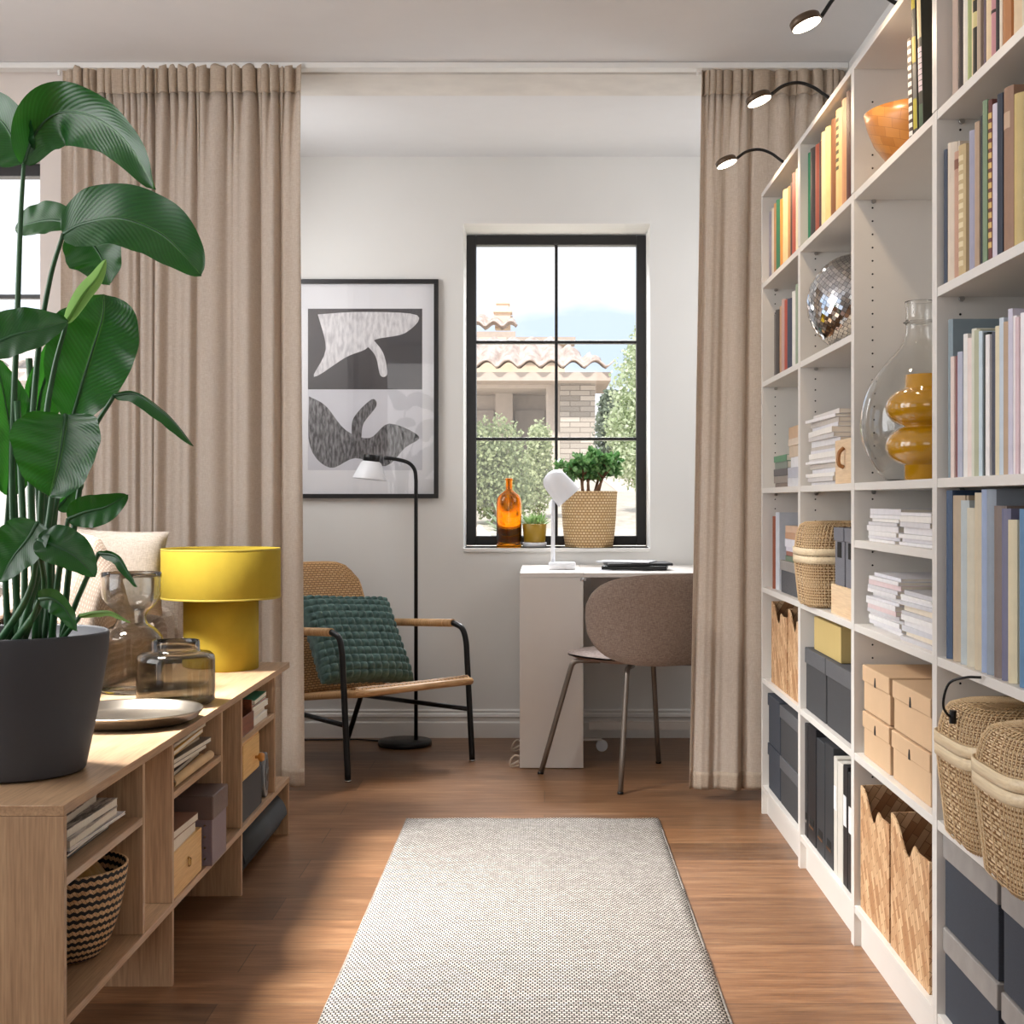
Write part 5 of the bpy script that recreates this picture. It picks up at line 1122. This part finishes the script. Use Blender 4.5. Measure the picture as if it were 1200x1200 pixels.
MB().box(wbx - .012, wbx + .012, -.0015, 0, TZ - .035, TZ - .0195).tube([(wbx, -.004, TZ - .022), (wbx, -.004, TZ - .036)], .004, 8).build('hinge', m_chrome, tb_)
MB().box(wbx + .05, wbx + .6, .45, .47, TZ - .09, TZ - .02).box(wbx + .56, wbx + .6, .45, .47, .06, TZ - .09).box(wbx + .04, wbx + .6, .45, .47, .1, .14).build('gate_leg', m_desk, tb_)
cst = MB(); cst.tube([(.10, .72 - .3, .03), (.10, .735 - .3, .03)], .028, 20).build('castor', m_lw, tb_, loc=(wbx, 0, 0.0))
MB().box(wbx + .0, wbx + .1, .41, .44, .055, .065).build('castor_bracket', m_desk, tb_)
lp_ = MB()
for y in (.02, .42):
    pts = [(-.004, y, .012), (-.03, y, .006), (-.044, y, .012), (-.04, y, .035), (-.022, y, .056), (-.002, y, .052)]
    lp_.tube(smooth_path(pts, 5), .0042, 8).tube([(-.04, y, .012), (-.004, y, .03)], .006, 8)
lp_.build('foot_loop', plain('loop_cream', '#cdbfae', .5), tb_)

# ------------------------------------------------------------------ desk chair
def shell_chair():
    P1, P2, P3 = Vector((X(633.5, 6.18), 6.18, 0)), Vector((X(727, 5.756), 5.756, 0)), Vector((X(771.7, 6.43), 6.43, 0)); P4 = P2 + P3 - P1
    c = (P1 + P4) / 2; fwd = ((P1 + P3) / 2 - c).normalized(); rz = math.atan2(fwd.y, fwd.x) - PI / 2
    t = thing('desk_chair', 'taupe upholstered chair with rounded back and grey metal legs at table', 'chair', (c.x, c.y, 0), rz)
    inv = (Matrix.Translation(c) @ Matrix.Rotation(rz, 4, 'Z')).inverted()
    m_ch = cloth('chair_fabric', '#7d6b60', '#a8968a', 0, 700, bump=.25); m_ch2 = cloth('chair_seat_fabric', '#94857f', '#b8aaa4', 0, 700, bump=.2)
    m_leg = plain('leg_taupe', '#857c74', .35, metal=.6)
    for P in (P1, P2, P3, P4):
        q = inv @ P; k = .66
        k1 = .70; MB().tube([(q.x * lerp(1, k1, h_ / .46), q.y * lerp(1, k1, h_ / .46), h_) for h_ in (0, .15, .3, .42, .46)] + [(q.x * (k1 - .018), q.y * (k1 - .018), .482), (q.x * (k1 - .05), q.y * (k1 - .05), .496), (q.x * (k1 - .1), q.y * (k1 - .1), .5), (q.x * .4, q.y * .4, .5)], .0115, 12).build('leg', m_leg, t)
        MB().lathe([(.013, 0), (.013, .01)], 12, (q.x, q.y, 0)).build('foot_cap', m_black, t)
    def st(u, v):
        a = u * 2 * PI; r = v; p = .8
        x, y = superring(.30 * r, .27 * r, p, a); return (x, y + .01, .562 - .008 * (1 - r * r) - .02 * r ** 6)
    def sb(u, v):
        a = u * 2 * PI; x, y = superring(.30 * v, .27 * v, .8, a); return (x, y + .01, .506 + .028 * v ** 5)
    MB().grid(st, 48, 14).grid(sb, 48, 8).build('seat', m_ch2, t)
    # wrapped back shell
    def bk(side):
        def fn(u, v):
            a = lerp(-1.42, 1.42, u); q = abs(2 * u - 1); e = max(0, 1 - q ** 3.6) ** .5
            zc = .70; hh = .19 * e + .001; z_ = zc + (v - .5) * 2 * hh + .005 * q
            R_ = .265 + .06 * (z_ - .55) ; thk = .03 * max(0, 1 - abs((v - .5) * 2) ** 4) ** .5 * e ** .5
            rr = R_ + (thk / 2 if side else -thk / 2)
            return (rr * math.sin(a) * 1.26, -rr * math.cos(a) - .0, z_)
        return fn
    MB().grid(bk(1), 56, 22).grid(bk(0), 56, 22).build('backrest', m_ch, t)
    return t
shell_chair()

# ------------------------------------------------------------------ things on the table
dl = thing('desk_lamp', 'white desk lamp with tilted cup shade on the left of the table', 'lamp', (X(655, 6.62), 6.62, TZ + .0005))
MB().lathe([(.06, 0), (.064, .003), (.064, .03), (.06, .034), (.001, .034)], 40, cap1=False, c=(.015, 0, 0)).build('base', m_lw, dl)
ph_ = H(585, 6.62) - TZ; MB().tube([(-.028, 0, 0), (-.028, 0, ph_)], .0095, 12).build('pole', m_lw, dl)
hd_ = Matrix.Translation((X(652, 6.6) - dl.location.x, -.03, H(566, 6.6) - TZ)) @ Matrix.Rotation(-.72, 4, 'Y')
MB().lathe([(.001, .06), (.018, .058), (.034, .052), (.047, .041), (.055, .026), (.059, .008), (.061, -.02), (.063, -.05), (.066, -.088), (.067, -.092), (.0645, -.091), (.060, -.05), (.056, .0), (.044, .034), (.02, .05), (.001, .052)], 40, cap0=False, cap1=False, M=hd_).build('lamp_shade', m_lw, dl)
MB().lathe([(.001, -.05), (.028, -.052)], 24, M=hd_).build('bulb', plain('bulb_frost', '#f3f0ea', .4), dl)
# folders and laptop
ltx = X(742, 6.6)
def slab(name, label, cat, c, w_, d, t, mat, rot=0, tilt=0, bev=.003, group=None):
    return tag(MB().box(-w_/2, w_/2, -d/2, d/2, 0, t).build(name, mat, loc=c, rot=(0, tilt, rot), bevel=bev), label, cat, group)
slab('paper_sheet', 'thin pale papers under the black folders on the table', 'paper', (ltx - .06, 6.60, TZ + .0006), .3, .22, .003, plain('paper', '#d5d5da', .7), .25, group=None, bev=.0005)
slab('laptop', 'closed black laptop lying on the table behind the chair', 'laptop', (ltx + .01, 6.6, TZ + .0042), .3, .21, .018, m_black, -.12)
slab('folder', 'black folder lying on the closed laptop', 'folder', (ltx + .02, 6.6, TZ + .0228), .3, .21, .012, m_blk, .08)
slab('notebook', 'grey-white notebook slanting on top of the black folder', 'notebook', (ltx - .03, 6.6, TZ + .0354), .25, .18, .006, plain('notebook_grey', '#b9babf', .5), -.3)
# ------------------------------------------------------------------ things on the sill
SZ = OZ0 + .0006; ys = YB + .085
m_amber = glass('amber_glass', '#f7b23a')
ab_ = thing('amber_bottle', 'tall amber glass bottle on the window sill', 'bottle', (X(596.5, ys), ys, SZ))
sc_ = ys / F
o_ = [(13.8, 0), (14.6, .8), (14.8, 3), (14.8, 52), (14.2, 57), (11.5, 61.5), (7, 65), (4.6, 67), (4.1, 69), (3.9, 78), (4.6, 78.3), (4.6, 80.5), (3.9, 80.8)]
o_ = [(a * sc_, c * sc_) for a, c in o_]
MB().lathe(o_ + [(max(.0006, a - .0035), max(c, .012)) for a, c in o_[::-1]], 48, cap1=False).build('glass_body', m_amber, ab_)
tg = MB()
for k in range(5): tg.tube([(.028 + .008 * math.sin(k * 2.1), -.0655, .155 + .011 * k), (.05, -.0655 + .012, .16 + .011 * k)], .0012, 5)
# small yellow pot with succulent
sp_ = thing('plant_pot', 'small mustard pot on white saucer beside the amber bottle', 'plant pot', (X(626.5, ys), ys, SZ))
MB().lathe([(.05, 0), (.06, .002), (.062, .025), (.058, .026), (.056, .006), (.001, .005)], 36, cap1=False).build('saucer', m_lw, sp_)
MB().lathe([(.05, .0065), (.053, .008), (.062, .118), (.06, .12), (.055, .118), (.05, .105), (.001, .104)], 40, cap1=False).build('pot', plain('mustard_pot', '#a68423', .4), sp_)
rnd = random.Random(12); m = MB()
for _ in range(260):
    a = rnd.uniform(0, 6.28); el = rnd.uniform(.3, 1.5); L_ = rnd.uniform(.04, .095); d = Vector((math.cos(a) * math.cos(el), math.sin(a) * math.cos(el), math.sin(el)))
    p0 = Vector((rnd.uniform(-.03, .03), rnd.uniform(-.03, .03), .105)) + d * L_ * rnd.uniform(.1, .3); q = d.cross(Vector((rnd.random(), rnd.random(), rnd.random()))).normalized() * .005
    b0 = len(m.v); m.v += [tuple(p0), tuple(p0 + d * L_ * .35 + q), tuple(p0 + d * L_ * .7), tuple(p0 + d * L_ * .35 - q)]; m.face([b0, b0+1, b0+2, b0+3])
tag(m.build('small_plant', leaf_mat('succulent', '#7ba55a', '#c9dba8', .4, .3), loc=(X(626.5, ys), ys, SZ), fix=False), 'small feathery green plant in the mustard pot', 'plant')
# woven cachepot with jade plant
cpx = X(690.5, ys - .02); 
bp = thing('woven_planter', 'natural woven basket planter at the right of the window sill', 'planter', (cpx, ys + .02, SZ))
m_pw2 = weave('planter_weave', '#ecd2a6', '#e0bf8c', '#a98052', .019, .014, .2, 'UV', .6, .9)
MB().lathe([(.118, 0), (.122, .003), (.13, .06), (.138, .15), (.143, .26), (.146, .286), (.139, .287), (.134, .25), (.001, .245)], 72, cap1=False).build('basket_body', m_pw2, bp)
MB().lathe([(.13, .246), (.001, .255)], 30, cap0=False, cap1=False).build('soil', MATS['soil'], bp)
jp = thing('jade_plant', 'bushy green jade plant with brown stems in the woven planter', 'plant', (cpx, ys + .02, SZ + .255))
rnd = random.Random(5); br = MB(); lf = MB()
def jleaf(p, d, L_):
    s_ = d.cross(Vector((rnd.gauss(0, 1), rnd.gauss(0, 1), rnd.gauss(0, 1)))).normalized(); nn = d.cross(s_); w_ = L_ * .24
    b0 = len(lf.v); pts = [p, p + d * L_ * .4 + s_ * w_, p + d * L_ * .8 + s_ * w_ * .8, p + d * L_, p + d * L_ * .8 - s_ * w_ * .8, p + d * L_ * .4 - s_ * w_, p + d * L_ * .55 + nn * .005]
    lf.v += [tuple(q) for q in pts]
    for i in range(6): lf.face([b0 + i, b0 + (i + 1) % 6, b0 + 6], 0, True)
tips = []
for i in range(9):
    a = i * 2.4; r0 = .02 if i else 0; r1 = rnd.uniform(.04, .12); p0 = Vector((r0 * math.cos(a) * 2, r0 * math.sin(a), -.01)); p1 = Vector((r1 * math.cos(a), r1 * math.sin(a) * .7, rnd.uniform(.10, .17)))
    pm = (p0 + p1) / 2 + Vector((rnd.uniform(-.015, .015), 0, -.01)); br.tube(smooth_path([p0, pm, p1], 5), [.010 - .0006 * k for k in range(11)], 8)
    for j in range(5):
        b1 = rnd.uniform(0, 6.28); p2 = p1 + Vector((.055 * math.cos(b1), .045 * math.sin(b1), rnd.uniform(-.02, .07))); br.tube([p1, p2], [.004, .003], 6); tips.append((p1, p2))
for p1, p2 in tips:
    for k in range(34):
        t = rnd.uniform(.3, 1.1); p = p1.lerp(p2, t); d = ((p2 - p1).normalized() * .5 + Vector((rnd.gauss(0, 1), rnd.gauss(0, 1), rnd.gauss(.2, 1)))).normalized(); jleaf(p, d, rnd.uniform(.03, .05))
br.build('stem', plain('jade_stem', '#7d5b41', .8, var=.1), jp); lf.build('foliage', leaf_mat('jade_leaf', '#3c7038', '#8fb878', .3, .15), jp, fix=False)

# ------------------------------------------------------------------ clip lamps on top of the bookcases
m_glow = emit('led_face', '#fff0d8', 9)
for i, (px, py, y, label) in enumerate(((851, 190, 5.0, 'small black gooseneck lamp on top of the farthest bookcase, lowest in view'), (889, 116, 4.2, 'small black gooseneck lamp on the mirror ball bookcase, middle of the three'), (944, 26, 3.4, 'small black gooseneck lamp on the vase bookcase, highest in view'))):
    t = thing('shelf_lamp', label, 'lamp', (.9, y, 2.3705), group='gooseneck lamps on top of the bookcases')
    hx = X(px, y) - .9; hz = H(py, y) - 2.3705
    MB().box(-.03, .06, -.025, .025, 0, .014).build('mount', m_black, t, bevel=.003)
    MB().tube(smooth_path([(.02, 0, .012), (-.04, 0, .014), (hx * .38, 0, .052), (hx * .55, 0, .066), (hx * .72, 0, lerp(.062, hz + .03, .35)), (hx + .038, 0, hz + .014)], 7), .0052, 10).build('gooseneck', m_black, t)
    Mh = Matrix.Translation((hx, 0, hz)) @ Matrix.Rotation(-.36, 4, 'Y') @ Matrix.Rotation(-.12, 4, 'X')
    MB().lathe([(.001, .013), (.034, .012), (.038, .008), (.0385, -.008), (.036, -.0085)], 40, cap0=False, cap1=False, M=Mh).build('lamp_head', plain('lamp_bronze', '#5b4a3a', .4, metal=.5), t)
    MB().lathe([(.036, -.0082), (.001, -.0082)], 40, cap0=False, cap1=False, M=Mh).build('light_face', m_glow, t)
    P_ = Vector((.9 + hx, y, 2.3705 + hz)); dr = (Mh.to_3x3() @ Vector((0, 0, -1)))
    light('shelf_lamp_light', 'SPOT', P_ + dr * .02, P_ + dr * .5 + Vector((.28, 0, 0)), 5.0, (1, .74, .48), .03, spread=2.5)
# labels must single things out
seen = {}
for o in bpy.data.objects:
    if o.get('label') and not o.parent: seen.setdefault(o['label'], []).append(o.name)
for l, ns in seen.items():
    if len(ns) > 1: print('DUPLABEL', len(ns), l)
    if not 4 <= len(l.split()) <= 16: print('LEN', l)
